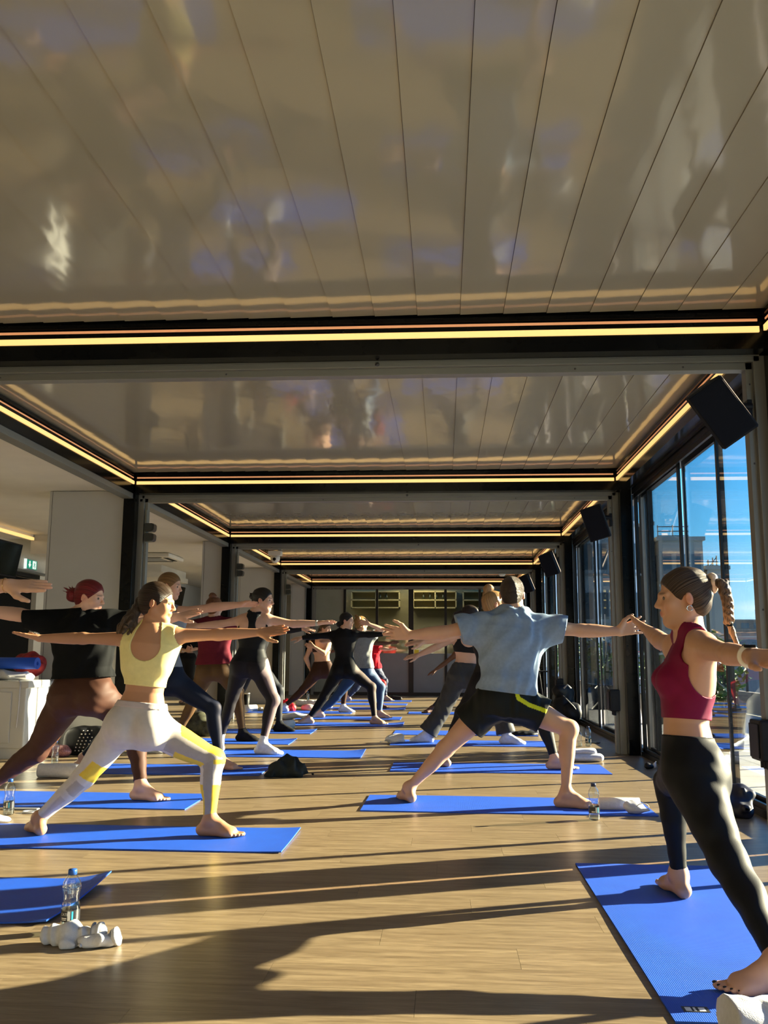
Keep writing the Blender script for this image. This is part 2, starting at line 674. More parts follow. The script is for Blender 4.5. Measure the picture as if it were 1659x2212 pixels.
pier(1, -4.17, -3.345, 9.30, 9.80)
pier(2, -3.66, -3.345, 13.60, 14.1)
pier(3, -4.07, -3.345, 17.92, 18.4)
pier(4, -3.70, -3.345, 22.0, 22.4)
pier(5, -3.66, -3.345, 4.98, 5.4)
pier(6, -4.17, -3.345, 0.66, 1.1)
MB().box(X_WALL_L, -3.335, -3.75, 24.3, 2.66, 2.95).build('ceiling_side_room', m_white_paint)
tag(COL.objects[-1], 'flat white ceiling of the side room', kind='structure')

wl_ = empty('wall_left')
tag(wl_, 'pale wall of the side room with dark doorways', kind='structure')
def wl_box(y0, y1, z0, z1, m=m_white_paint, x1=X_WALL_L, name='panel'):
    MB().box(x1 - .15, x1, y0, y1, z0, z1).build(name, m, wl_)
wl_box(-3.75, 11.3, 0, 2.66)
wl_box(11.3, 13.9, 2.10, 2.66)
wl_box(13.9, 14.6, 0, 2.66)
wl_box(14.6, 17.0, 2.10, 2.66)
wl_box(17.0, 24.3, 0, 2.66)
for i, (a, b2) in enumerate(((11.3, 13.9), (14.6, 17.0))):
    d = empty('door_%d' % (i + 1))
    tag(d, 'dark glazed double doorway in the side wall', kind='structure')
    MB().box(X_WALL_L - .16, X_WALL_L - .08, a, b2, 0, 2.10).build('leaf', m_dark, d)
    MB().box(X_WALL_L - .08, X_WALL_L - .03, (a + b2) / 2 - .03, (a + b2) / 2 + .03, 0, 2.1).build('stile',
        mat('olive_stile', (0.16, 0.14, 0.04), rough=.5), d)
    MB().box(X_WALL_L - .06, X_WALL_L + .012, a - .06, b2 + .06, 2.10, 2.16).build('lintel', m_frame, d)
    MB().box(X_WALL_L - .02, X_WALL_L + .10, a - .25, b2 + .2, 2.16, 2.19).build('shelf_trim', m_alu, d)
# stepped soffit under the side-room ceiling
sf = empty('trim_30')
tag(sf, 'stepped pale soffit along the side wall', kind='structure')
MB().box(-5.95, -4.9, 12.85, 14.3, 2.47, 2.66).build('upper_step', m_white_paint, sf)
MB().box(-5.98, -4.9, 12.80, 14.3, 2.38, 2.57).build('lower_step', m_white_paint, sf)
MB().box(X_WALL_L, -5.45, 17.3, 19.0, 2.50, 2.66).build('upper_step', m_white_paint, sf)
MB().box(X_WALL_L, -5.40, 17.25, 19.0, 2.42, 2.52).build('lower_step', m_white_paint, sf)
MB().box(X_WALL_L, -5.95, 9.0, 12.8, 2.60, 2.66).build('cove', m_white_paint, sf)
MB().box(-5.95, -5.91, 9.0, 12.75, 2.57, 2.61).build('cove_light', m_led, sf)

# back glass partition, the pantry behind it
wb = empty('wall_back')
tag(wb, 'back partition of dark framed glass with grey lower panels', kind='structure')
YB = 22.30
mull = [-3.2, -2.41, -1.62, -0.79, 0.05, 0.88, 1.72]
m_back_glass = glass_mat('partition_glass', tint=(0.62, 0.64, 0.58), gain=2.2, rough=0.05)
m_frost = mat('frosted_panel', (0.22, 0.235, 0.19), rough=0.35, noise=.05, nscale=3)
for i, x in enumerate(mull):
    w2 = .06 if i in (3, 0, 6) else .03
    MB().box(x - w2, x + w2, YB - .04, YB + .04, 0, 2.66).build('mullion', m_frame, wb)
MB().box(-3.2, 1.9, YB - .04, YB + .04, 2.54, 2.95).build('head_rail', m_frame, wb)
MB().box(-3.2, 1.9, YB - .045, YB + .04, 0, .07).build('sill_rail', m_frame, wb)
for i in range(6):
    a, b2 = mull[i] + .03, mull[i + 1] - .03
    if i == 0:
        MB().box(a, b2, YB - .01, YB + .01, .07, 2.54).build('frosted_pane', m_frost, wb)
    else:
        MB().box(a, b2, YB - .015, YB + .015, .07, 0.97).build('lower_panel', m_grey_panel, wb)
        MB().box(a, b2, YB - .02, YB + .02, 0.97, 0.995).build('transom', m_grey_panel, wb)
        MB().box(a, b2, YB - .004, YB + .004, 0.995, 2.54).build('pane', m_back_glass, wb)
m_pantry = mat('pantry_paint', (0.30, 0.27, 0.17), rough=.8, noise=.06, nscale=2)
wp = empty('wall_pantry')
tag(wp, 'olive beige pantry wall behind the glass partition', kind='structure')
MB().box(-3.4, 2.06, 24.2, 24.3, 0, 2.95).build('panel', m_pantry, wp)
MB().box(1.98, 2.06, 22.45, 24.2, 0, 2.95).build('panel', m_pantry, wp)
MB().box(-3.4, -3.3, 22.45, 24.2, 0, 2.95).build('panel', m_pantry, wp)
MB().box(X_WALL_L, -3.4, 24.2, 24.3, 0, 2.95).build('panel', m_white_paint, wp)
MB().box(X_WALL_L - .15, 2.06, -3.90, -3.75, 0, 2.95).build('wall_front', m_white_paint)
tag(COL.objects[-1], 'plain wall at the near end behind the viewer', kind='structure')

# ------------------------------------------------------------------ outside terrace
m_pave = mat('terrace_paving', (0.42, 0.42, 0.40), rough=.7, noise=.12, nscale=5)
ter = empty('terrace')
tag(ter, 'pale paved roof terrace beyond the glass wall', kind='structure')
pv = MB().box(0.004, .796, .004, .796, -.07, -.03).mesh('paving_slab', m_pave)
MB().box(2.06, 5.3, -4, 34, -.2, -.05).build('terrace_deck', m_dark, ter)
for i in range(4):
    for j in range(10, 42):
        inst('paving_slab', pv, ter, (2.08 + .8 * i, -4 + .8 * j, 0))
MB().box(2.08, 5.28, -4, 4.0, -.07, -.03).build('paving_strip', m_pave, ter)
rail = empty('trim_40')
tag(rail, 'dark parapet railing along the terrace edge', kind='structure')
MB().box(5.2, 5.32, -4, 34, 0, .35).build('parapet', mat('parapet_render', (.23, .21, .19), rough=.8, noise=.1), rail)
MB().box(5.22, 5.30, -4, 34, .98, 1.04).build('top_rail', m_frame, rail)
post_me = MB().box(5.24, 5.28, 0, .03, .35, .98).mesh('baluster', m_frame)
for j in range(38):
    inst('baluster', post_me, rail, (0, -3.5 + j * 1.0, 0))
# ------------------------------------------------------------------ bodies as smooth implicit surfaces
def A3(*v):
    return np.array(v, dtype=float)


def nrm(v):
    v = np.asarray(v, dtype=float)
    return v / max(np.linalg.norm(v), 1e-9)


def perp(v, t):
    """part of v square to t"""
    t = nrm(t)
    return nrm(np.asarray(v) - t * np.dot(v, t))


class Prim:
    __slots__ = ('lo', 'hi', 'f', 'k', 'neg')

    def __init__(self, lo, hi, f, k, neg=False):
        self.lo, self.hi, self.f, self.k, self.neg = lo, hi, f, k, neg


def limb(a, b, radii, k=.02, ts=None, w=None, sw=1.0):
    """tapered limb from a to b; radii along it; w/sw flatten it along direction w"""
    a, b = np.asarray(a, float), np.asarray(b, float)
    radii = np.atleast_1d(np.asarray(radii, float))
    if len(radii) == 1:
        radii = np.repeat(radii, 2)
    if ts is None:
        ts = np.linspace(0, 1, len(radii))
    d = b - a
    l2 = max(float(d @ d), 1e-9)
    R = float(radii.max()) * max(1.0, sw)
    lo, hi = np.minimum(a, b) - R, np.maximum(a, b) + R
    two = len(radii) == 2
    r0, r1 = float(radii[0]), float(radii[-1])
    if w is not None:
        w = nrm(w)
        e = 1.0 / (sw * sw) - 1.0

    def f(X, Y, Z):
        px, py, pz = X - a[0], Y - a[1], Z - a[2]
        t = np.clip((px * d[0] + py * d[1] + pz * d[2]) / l2, 0, 1)
        qx, qy, qz = px - d[0] * t, py - d[1] * t, pz - d[2] * t
        q2 = qx * qx + qy * qy + qz * qz
        if w is not None:
            qw = qx * w[0] + qy * w[1] + qz * w[2]
            q2 = q2 + qw * qw * e
        r = r0 + (r1 - r0) * t if two else np.interp(t, ts, radii)
        return np.sqrt(q2) - r
    return Prim(lo, hi, f, k)


def ell(c, radii, axes=None, k=.02):
    c = np.asarray(c, float)
    radii = np.asarray(radii, float)
    if radii.ndim == 0:
        radii = np.repeat(radii, 3)
    ax = np.eye(3) if axes is None else np.array([nrm(v) for v in axes])
    ext = np.sqrt(((ax * radii[:, None]) ** 2).sum(0))

    def f(X, Y, Z):
        px, py, pz = X - c[0], Y - c[1], Z - c[2]
        s0 = s1 = 0
        for i in range(3):
            q = (px * ax[i, 0] + py * ax[i, 1] + pz * ax[i, 2]) / radii[i]
            s0 = s0 + q * q
            q = q / radii[i]
            s1 = s1 + q * q
        k0, k1 = np.sqrt(s0), np.sqrt(s1)
        return k0 * (k0 - 1) / np.maximum(k1, 1e-6)
    return Prim(c - ext, c + ext, f, k)


def loft(P, N, r0, r1, ts, a, b, yo, k=.03, ex=2.4):
    """torso: elliptic sections a (half width) by b (half depth) along P->N; right vector turns from r0 to r1"""
    P, N = np.asarray(P, float), np.asarray(N, float)
    ax = N - P
    L = np.linalg.norm(ax)
    ax = ax / L
    ra, rb = perp(r0, ax), perp(r1, ax)
    ts, a, b, yo = map(np.asarray, (ts, a, b, yo))
    R = max(a.max(), b.max()) + .03
    p0, p1 = P + ax * L * ts[0], P + ax * L * ts[-1]
    lo, hi = np.minimum(p0, p1) - R, np.maximum(p0, p1) + R

    def f(X, Y, Z):
        px, py, pz = X - P[0], Y - P[1], Z - P[2]
        h = (px * ax[0] + py * ax[1] + pz * ax[2]) / L
        t = np.clip(h, ts[0], ts[-1])
        m = np.clip(t, 0, 1)
        rv = [ra[i] * (1 - m) + rb[i] * m for i in range(3)]
        ln = np.sqrt(rv[0] ** 2 + rv[1] ** 2 + rv[2] ** 2)
        rv = [q / ln for q in rv]
        fv = [ax[1] * rv[2] - ax[2] * rv[1], ax[2] * rv[0] - ax[0] * rv[2], ax[0] * rv[1] - ax[1] * rv[0]]
        qx, qy, qz = px - ax[0] * t * L, py - ax[1] * t * L, pz - ax[2] * t * L
        x = qx * rv[0] + qy * rv[1] + qz * rv[2]
        y = qx * fv[0] + qy * fv[1] + qz * fv[2] - np.interp(t, ts, yo)
        z = (h - t) * L
        A, Bq = np.interp(t, ts, a), np.interp(t, ts, b)
        q = (np.abs(x / A) ** ex + np.abs(y / Bq) ** ex) ** (1 / ex)
        g = (q - 1) * np.minimum(A, Bq)
        return np.where(np.abs(z) > 1e-6, np.sqrt(np.maximum(g, 0) ** 2 + z * z) + np.minimum(g, 0) * 0, g)
    return Prim(lo, hi, f, k)


class Field:
    def __init__(self, prims, h, off=0.0):
        pad = off + 3 * h
        lo = np.min([p.lo for p in prims], 0) - pad
        hi = np.max([p.hi for p in prims], 0) + pad
        self.h, self.org = h, lo
        n = np.ceil((hi - lo) / h).astype(int) + 1
        self.n = n
        self.x = [(lo[i] + h * np.arange(n[i])).astype(np.float32) for i in range(3)]
        self.d = np.full(n, 1.0, np.float32)
        for p in prims:
            self.add(p, off)

    def sl(self, lo, hi, m):
        i0 = np.maximum(np.floor((np.asarray(lo) - m - self.org) / self.h).astype(int), 0)
        i1 = np.minimum(np.ceil((np.asarray(hi) + m - self.org) / self.h).astype(int) + 1, self.n)
        if np.any(i1 <= i0):
            return None
        s = tuple(slice(a, b) for a, b in zip(i0, i1))
        return s, (self.x[0][s[0]][:, None, None], self.x[1][s[1]][None, :, None], self.x[2][s[2]][None, None, :])

    def add(self, p, off=0.0):
        r = self.sl(p.lo, p.hi, max(p.k, .008) + off + 2 * self.h)
        if r is None:
            return
        s, g = r
        v = p.f(*g).astype(np.float32)
        o = self.d[s]
        if p.neg:                       # a smooth groove
            v = -v
            hh = np.maximum(p.k - np.abs(o - v), 0) / max(p.k, 1e-6)
            self.d[s] = np.maximum(o, v) + hh * hh * p.k * .25
            return
        hh = np.maximum(p.k - np.abs(o - v), 0) / max(p.k, 1e-6)
        self.d[s] = np.minimum(o, v) - hh * hh * p.k * .25

    def cut(self, p, k=.004):
        """carve primitive p away"""
        r = self.sl(p.lo, p.hi, k + 2 * self.h)
        if r is None:
            return
        s, g = r
        v = -p.f(*g).astype(np.float32)
        self.d[s] = np.maximum(self.d[s], v)

    def grid(self):
        return self.x[0][:, None, None], self.x[1][None, :, None], self.x[2][None, None, :]

    def plane(self, pt, n, ball=None):
        """carve everything on the +n side of the plane (only within a ball around pt, if given)"""
        n = nrm(n)
        if ball is None:
            X, Y, Z = self.grid()
            v = (X - pt[0]) * n[0] + (Y - pt[1]) * n[1] + (Z - pt[2]) * n[2]
            np.maximum(self.d, v.astype(np.float32), out=self.d)
            return
        r = self.sl(np.asarray(pt) - ball, np.asarray(pt) + ball, 0)
        if r is None:
            return
        s, (X, Y, Z) = r
        x, y, z = X - pt[0], Y - pt[1], Z - pt[2]
        hs = x * n[0] + y * n[1] + z * n[2]
        bl = np.sqrt(x * x + y * y + z * z) - ball
        v = -np.maximum(-hs, bl)
        self.d[s] = np.maximum(self.d[s], v.astype(np.float32))

    def wrinkle(self, amp, waves, seed=0):
        rg = np.random.RandomState(seed)
        X, Y, Z = self.grid()
        acc = np.zeros(self.n, np.float32)
        for fr in waves:
            k = nrm(rg.normal(size=3)) * fr
            q = nrm(rg.normal(size=3)) * fr * .45
            ph = rg.uniform(0, 6.28, 2)
            acc += np.sin(X * k[0] + Y * k[1] + Z * k[2] + ph[0] + 1.6 * np.sin(X * q[0] + Y * q[1] + Z * q[2] + ph[1]))
        self.d += (amp / len(waves)) * acc * (np.abs(self.d) < .06)

    def mesh(self, smooth=2):
        d, h = self.d, self.h
        s = d < 0
        n0, n1, n2 = self.n
        allp = np.ones((n0 - 1, n1 - 1, n2 - 1), bool)
        anyp = np.zeros_like(allp)
        cs = [(i, j, k) for i in (0, 1) for j in (0, 1) for k in (0, 1)]
        for (i, j, k) in cs:
            q = s[i:n0 - 1 + i, j:n1 - 1 + j, k:n2 - 1 + k]
            allp &= q
            anyp |= q
        act = anyp & ~allp
        idx = np.argwhere(act)
        flat = np.flatnonzero(act)
        val = np.stack([d[idx[:, 0] + i, idx[:, 1] + j, idx[:, 2] + k] for (i, j, k) in cs], 1)
        C = np.array(cs, float)
        pos = np.zeros((len(idx), 3))
        cnt = np.zeros(len(idx))
        for a in range(8):
            for b in range(a + 1, 8):
                if np.abs(C[a] - C[b]).sum() != 1:
                    continue
                m = (val[:, a] < 0) != (val[:, b] < 0)
                t = val[m, a] / (val[m, a] - val[m, b])
                pos[m] += C[a] + (C[b] - C[a]) * t[:, None]
                cnt[m] += 1
        verts = (idx + pos / np.maximum(cnt, 1)[:, None]) * h + self.org
        shp = act.shape

        def vid(c):
            return np.searchsorted(flat, (c[:, 0] * shp[1] + c[:, 1]) * shp[2] + c[:, 2])
        quads = []
        for axis in range(3):
            o1, o2 = (axis + 1) % 3, (axis + 2) % 3
            sa = [slice(None)] * 3
            sb = [slice(None)] * 3
            sa[axis] = slice(0, -1)
            sb[axis] = slice(1, None)
            ch = s[tuple(sa)] != s[tuple(sb)]
            e = np.argwhere(ch)
            ok = (e[:, o1] > 0) & (e[:, o2] > 0) & (e[:, o1] < self.n[o1] - 1) & (e[:, o2] < self.n[o2] - 1)
            e = e[ok]
            if not len(e):
                continue
            inside = s[e[:, 0], e[:, 1], e[:, 2]]
            u = np.zeros(3, int)
            u[o1] = 1
            w = np.zeros(3, int)
            w[o2] = 1
            q = np.stack([vid(e - u - w), vid(e - w), vid(e), vid(e - u)], 1)
            q[~inside] = q[~inside][:, ::-1]
            quads.append(q)
        quads = np.concatenate(quads) if quads else np.zeros((0, 4), int)
        if len(quads):
            ed = np.concatenate([quads[:, [0, 1]], quads[:, [1, 2]], quads[:, [2, 3]], quads[:, [3, 0]]])
            N = len(verts)
            dg = np.bincount(ed[:, 0], minlength=N) + np.bincount(ed[:, 1], minlength=N)
            for it in range(smooth):
                for lam in (.55, -.52):
                    nb = np.zeros_like(verts)
                    for c in range(3):
                        nb[:, c] = np.bincount(ed[:, 0], verts[ed[:, 1], c], N) + np.bincount(ed[:, 1], verts[ed[:, 0], c], N)
                    verts = verts + lam * (nb / np.maximum(dg, 1)[:, None] - verts)
        return verts, quads


def mesh_obj(name, verts, quads, m, parent, col=None, strand=None):
    me = bpy.data.meshes.new(name)
    nv, nq = len(verts), len(quads)
    me.vertices.add(nv)
    me.vertices.foreach_set('co', verts.astype(np.float32).ravel())
    me.loops.add(nq * 4)
    me.loops.foreach_set('vertex_index', quads.astype(np.int32).ravel())
    me.polygons.add(nq)
    me.polygons.foreach_set('loop_start', np.arange(0, nq * 4, 4, dtype=np.int32))
    me.polygons.foreach_set('use_smooth', np.ones(nq, bool))
    me.update()
    me.validate()
    if col is not None:
        c = np.ones((nv, 4), np.float32)
        c[:, :3] = col
        at_ = me.attributes.new('col', 'FLOAT_COLOR', 'POINT')
        at_.data.foreach_set('color', c.ravel())
    if strand is not None:
        at_ = me.attributes.new('strand', 'FLOAT', 'POINT')
        at_.data.foreach_set('value', strand.astype(np.float32))
    me.materials.append(m)
    o = bpy.data.objects.new(name, me)
    return link(o, parent)


m_skin = mat('skin', (1, 1, 1), rough=0.46, spec=0.4, noise=0.06, nscale=9, bump=0.04, bscale=90, attr='col')
m_knit = mat('stretch_knit', (1, 1, 1), rough=0.6, spec=0.16, noise=0.05, nscale=30, bump=0.06, bscale=260, attr='col')
m_cotton = mat('cotton_jersey', (1, 1, 1), rough=0.85, spec=0.12, noise=0.08, nscale=45, bump=0.10, bscale=180, attr='col')


def hair_mat():
    m, n, l, b = nt('hair')
    a = n.new('ShaderNodeAttribute')
    a.attribute_name = 'col'
    st = n.new('ShaderNodeAttribute')
    st.attribute_name = 'strand'
    tn = n.new('ShaderNodeTexNoise')
    tn.noise_dimensions = '1D'
    tn.inputs['Scale'].default_value = 5.0
    tn.inputs['Detail'].default_value = 4
    l.new(st.outputs['Fac'], tn.inputs['W'])
    mr = n.new('ShaderNodeMapRange')
    mr.inputs['From Min'].default_value = .3
    mr.inputs['From Max'].default_value = .7
    mr.inputs['To Min'].default_value = .4
    mr.inputs['To Max'].default_value = 1.5
    l.new(tn.outputs['Fac'], mr.inputs['Value'])
    mx = n.new('ShaderNodeVectorMath')
    mx.operation = 'SCALE'
    l.new(a.outputs['Color'], mx.inputs[0])
    l.new(mr.outputs[0], mx.inputs['Scale'])
    l.new(mx.outputs[0], b.inputs['Base Color'])
    b.inputs['Roughness'].default_value = .38
    b.inputs['Specular IOR Level'].default_value = .3
    bp = n.new('ShaderNodeBump')
    bp.inputs['Strength'].default_value = .8
    bp.inputs['Distance'].default_value = .010
    l.new(tn.outputs['Fac'], bp.inputs['Height'])
    l.new(bp.outputs[0], b.inputs['Normal'])
    return m


m_hair = hair_mat()
m_eye = mat('eye_gloss', (0.09, 0.06, 0.045), rough=.1, spec=.6)

T_F = dict(ts=[-.20, -.08, .03, .16, .34, .50, .66, .82, .93, 1.02],
           a=[.085, .150, .170, .160, .122, .126, .142, .150, .105, .052],
           b=[.065, .100, .108, .100, .086, .092, .104, .092, .068, .050],
           yo=[-.01, -.012, -.012, -.004, .008, .006, .0, -.014, -.02, -.02])
T_M = dict(ts=[-.20, -.08, .03, .16, .34, .50, .66, .82, .93, 1.02],
           a=[.085, .145, .160, .155, .148, .158, .172, .178, .125, .060],
           b=[.070, .102, .112, .108, .104, .110, .122, .108, .080, .058],
           yo=[-.01, -.010, -.010, -.002, .006, .004, .0, -.014, -.022, -.022])


class Body:
    """one figure: joints in, implicit primitives out"""

    def __init__(self, s):
        self.s = s
        sc = s.get('scale', 1.0)
        bf = s.get('thick', 1.0)
        self.sc = sc
        male = s.get('male', False)
        T = T_M if male else T_F
        P, N = A3(*s['P']), A3(*s['N'])
        r0 = nrm(s.get('right', (1, 0, 0)))
        r1 = nrm(s.get('sright', r0))
        up = nrm(N - P)
        f0 = nrm(np.cross(up, perp(r0, up)))
        f1 = nrm(np.cross(up, perp(r1, up)))
        self.P, self.N, self.r0, self.r1, self.up, self.f0, self.f1 = P, N, r0, r1, up, f0, f1
        L = np.linalg.norm(N - P)
        self.L = L
        q = bf * sc
        self.T = T
        wf = s.get('wide', 1.0)
        self.loft_args = (P, N, r0, r1, T['ts'], np.array(T['a']) * q * wf, np.array(T['b']) * q * s.get('deep', 1.0), np.array(T['yo']) * sc)
        self.torso = [loft(*self.loft_args, k=.03)]
        hipw = (.088 if not male else .085) * sc
        HR = A3(*s['HR']) if 'HR' in s else P + perp(r0, up) * hipw
        HL = A3(*s['HL']) if 'HL' in s else P - perp(r0, up) * hipw
        KR, KL, AR, AL = (A3(*s[k]) for k in ('KR', 'KL', 'AR', 'AL'))
        self.HR, self.HL, self.KR, self.KL, self.AR, self.AL = HR, HL, KR, KL, AR, AL
        g = (.084 if not male else .078) * q * s.get('glute', 1.0)
        for H, sg in ((HR, 1), (HL, -1)):
            self.torso.append(ell(H - f0 * .062 * sc - up * .014 * sc - r0 * sg * .006 * sc, (g * .98, g * .90, g * 1.06), (r0, f0, up), k=.05))
        gr = limb(P - f0 * .158 * q - up * .10 * sc, P - f0 * .150 * q + up * .055 * sc, [.022 * q, .012 * q], k=.035)
        gr.neg = True
        self.torso.append(gr)
        if not male:
            bz = P + up * L * .64
            bu = s.get('bust', .92)
            for sg in (1, -1):
                self.torso.append(ell(bz + f1 * .082 * q + r1 * sg * .066 * q, (.058 * q * bu, .055 * q * bu, .056 * q * bu), (r1, f1, up), k=.04))
        else:
            bz = P + up * L * .70
            for sg in (1, -1):
                self.torso.append(ell(bz + f1 * .085 * q + r1 * sg * .075 * q, (.075 * q, .04 * q, .06 * q), (r1, f1, up), k=.04))
        # legs
        self.legs, self.feet, self.shin_dir, self.foot_dir, self.toes = [], [], {}, {}, {'R': [], 'L': []}
        for side, H, K, Ak in (('R', HR, KR, AR), ('L', HL, KL, AL)):
            toe = nrm(s['toe' + side])
            toe = nrm(A3(toe[0], toe[1], 0))
            th, sh = nrm(K - H), nrm(Ak - K)
            bend = np.cross(th, sh)
            kf = perp(th - sh, nrm(Ak - H)) if np.linalg.norm(bend) > .25 else perp(toe, sh)
            self.foot_dir[side] = toe
            self.shin_dir[side] = sh
            lq = q * s.get('leg', 1.0)
            self.legs.append(limb(H, K, np.array([.092, .090, .080, .066, .056]) * lq, k=.045, ts=[0, .2, .5, .8, 1]))
            self.legs.append(ell(H + (K - H) * .42 - perp(kf, th) * .016 * sc, (.062 * lq, .062 * lq, .15 * sc), (np.cross(kf, th), perp(kf, th), th), k=.03))
            self.legs.append(ell(K + perp(kf, sh) * .012 * sc, .050 * lq, k=.03))
            self.legs.append(limb(K, Ak, np.array([.052, .053, .049, .040, .033, .034]) * lq, k=.03, ts=[0, .2, .4, .62, .85, 1]))
            self.legs.append(ell(K + (Ak - K) * .30 - perp(kf, sh) * .020 * sc, (.040 * lq, .040 * lq, .105 * sc), (np.cross(kf, sh), perp(kf, sh), sh), k=.025))
            # foot
            z0 = s.get('z0', .0095)
            F = []
            side_in = np.cross(A3(0, 0, 1), toe) * (1 if side == 'R' else -1)    # towards the big toe
            fl = s.get('foot', 1.0) * sc
            base = A3(Ak[0], Ak[1], z0)
            heel = base - toe * .042 * fl + A3(0, 0, .030 * fl)
            ball = base + toe * .125 * fl + A3(0, 0, .019 * fl)
            F.append(limb(Ak, heel, [.034 * sc, .030 * fl], k=.025))
            F.append(limb(heel, ball + side_in * .0 * fl, [.027 * fl, .030 * fl], k=.02, w=(0, 0, 1), sw=.72))
            F.append(limb(heel + A3(0, 0, -.004), ball + side_in * .014 * fl + A3(0, 0, .004 * fl), [.026 * fl, .022 * fl], k=.012))
            F.append(limb(heel + A3(0, 0, -.006), ball - side_in * .020 * fl, [.024 * fl, .018 * fl], k=.012))
            F.append(limb(Ak + toe * .012 * fl, ball + A3(0, 0, .004), [.034 * sc, .031 * fl, .020 * fl], k=.03))
            F.append(limb(ball - toe * .02 * fl + side_in * .022 * fl, ball + side_in * .024 * fl, .021 * fl, k=.02))
            F.append(limb(ball - toe * .035 * fl - side_in * .022 * fl, ball - toe * .012 * fl - side_in * .028 * fl, .017 * fl, k=.02))
            for lat, st, ln, rr in ((.030, 0, .062, .0125), (.010, .004, .055, .0092), (-.006, .0, .047, .0085), (-.021, -.008, .040, .008), (-.035, -.018, .032, .008)):
                self.toes[side].append((ball + side_in * lat * fl + toe * (st + ln) * fl - A3(0, 0, .009 * fl), rr * fl))
                a0 = ball + side_in * lat * fl + toe * st * fl - A3(0, 0, .006 * fl)
                F.append(limb(a0, a0 + toe * ln * fl - side_in * .002 - A3(0, 0, .003 * fl), [rr * fl * 1.05, rr * fl * .95], k=.006))
            self.feet.append(F)
        # shoulders and arms
        SR, SL, ER, EL, WR, WL = (A3(*s[k]) for k in ('SR', 'SL', 'ER', 'EL', 'WR', 'WL'))
        self.SR, self.SL, self.ER, self.EL, self.WR, self.WL = SR, SL, ER, EL, WR, WL
        self.shoulders, self.arms, self.hands = [], [], []
        aq = q * s.get('arm', 1.0) * (1.15 if male else 1.0)
        for sg, S, E_, W, side in ((1, SR, ER, WR, 'R'), (-1, SL, EL, WL, 'L')):
            ua = nrm(E_ - S)
            self.shoulders.append(limb(N + up * .035 * sc, S, np.array([.040, .042, .044]) * q, k=.03))
            self.shoulders.append(limb(P + up * L * .60 + r1 * sg * .085 * q - f1 * .015, S + ua * .02 - up * .01, [.06 * q, .046 * aq], k=.045))
            self.shoulders.append(ell(S + ua * .012, .052 * aq, k=.03))
            self.arms.append(limb(S, E_, np.array([.050, .047, .042, .037, .036]) * aq, k=.025))
            self.arms.append(limb(E_, W, np.array([.036, .040, .037, .029, .0245]) * aq, k=.02, ts=[0, .2, .45, .8, 1]))
            tip = A3(*s['tip' + side])
            hd = nrm(tip - W)
            tv = perp(s.get('th' + side, (0, 0, 1)), hd)
            self.hands.append(self.hand(W, hd, tv, nrm(np.cross(hd, tv)) * (1 if side == 'R' else -1), s.get('curl' + side, .12),
                                        s.get('spread' + side, .12), s.get('hand', 1.0) * sc * (1.08 if male else 1.0), s.get('fing', 1.0)))
        # head
        HC = A3(*s['HC'])
        fd = nrm(s['face'])
        hu = perp(s.get('hup', (0, 0, 1)), fd)
        hr = nrm(np.cross(fd, hu))
        hs = s.get('head', 1.0) * sc ** .5
        self.HC, self.hf, self.hu, self.hr, self.hs = HC, fd, hu, hr, hs
        H = self.hp
        axes = (hr, fd, hu)
        nr = (.058 if male else .048) * q
        hd_ = []
        hd_.append(limb(N - up * .01, H(0, -.022, -.055), [nr * 1.15, nr, nr * .98], k=.03))
        hd_.append(ell(H(0, -.010, .030), np.array([.075, .096, .086]) * hs, axes, k=.03))
        hd_.append(ell(H(0, .028, -.040), np.array([.057, .060, .074]) * hs, axes, k=.03))
        hd_.append(ell(H(0, .066, -.096), np.array([.022, .018, .018]) * hs, axes, k=.025))
        for sg in (1, -1):
            hd_.append(limb(H(sg * .050, -.002, -.050), H(sg * .016, .060, -.095), [.018 * hs, .015 * hs], k=.025))
            hd_.append(ell(H(sg * .036, .058, -.028), .026 * hs, k=.025))
            hd_.append(limb(H(sg * .010, .090, .014), H(sg * .045, .074, .014), [.009 * hs, .008 * hs], k=.014))
            hd_.append(ell(H(sg * .079, -.006, -.008), np.array([.0080, .0165, .0255]) * hs, (nrm(hr + sg * fd * -.25), fd, nrm(hu - fd * .25)), k=.006))
            hd_.append(limb(H(sg * .019, .086, .006), H(sg * .047, .074, .003), [.0042 * hs, .004 * hs], k=.004))
            hd_.append(limb(H(sg * .020, .084, -.0105), H(sg * .046, .073, -.010), [.0045 * hs, .004 * hs], k=.005))
            hd_.append(limb(H(sg * .011, .098, -.035), H(sg * .012, .092, -.036), .0075 * hs, k=.008))
        hd_.append(limb(H(0, .088, .012), H(0, .109, -.030), np.array([.0072, .0075, .0095]) * hs, k=.012))
        hd_.append(ell(H(0, .086, -.057), np.array([.023, .012, .0075]) * hs, axes, k=.008))
        hd_.append(ell(H(0, .084, -.069), np.array([.020, .012, .0080]) * hs, axes, k=.007))
        self.headp = hd_

    def hp(self, x, y, z):
        return self.HC + (self.hr * x + self.hf * y + self.hu * z) * self.hs

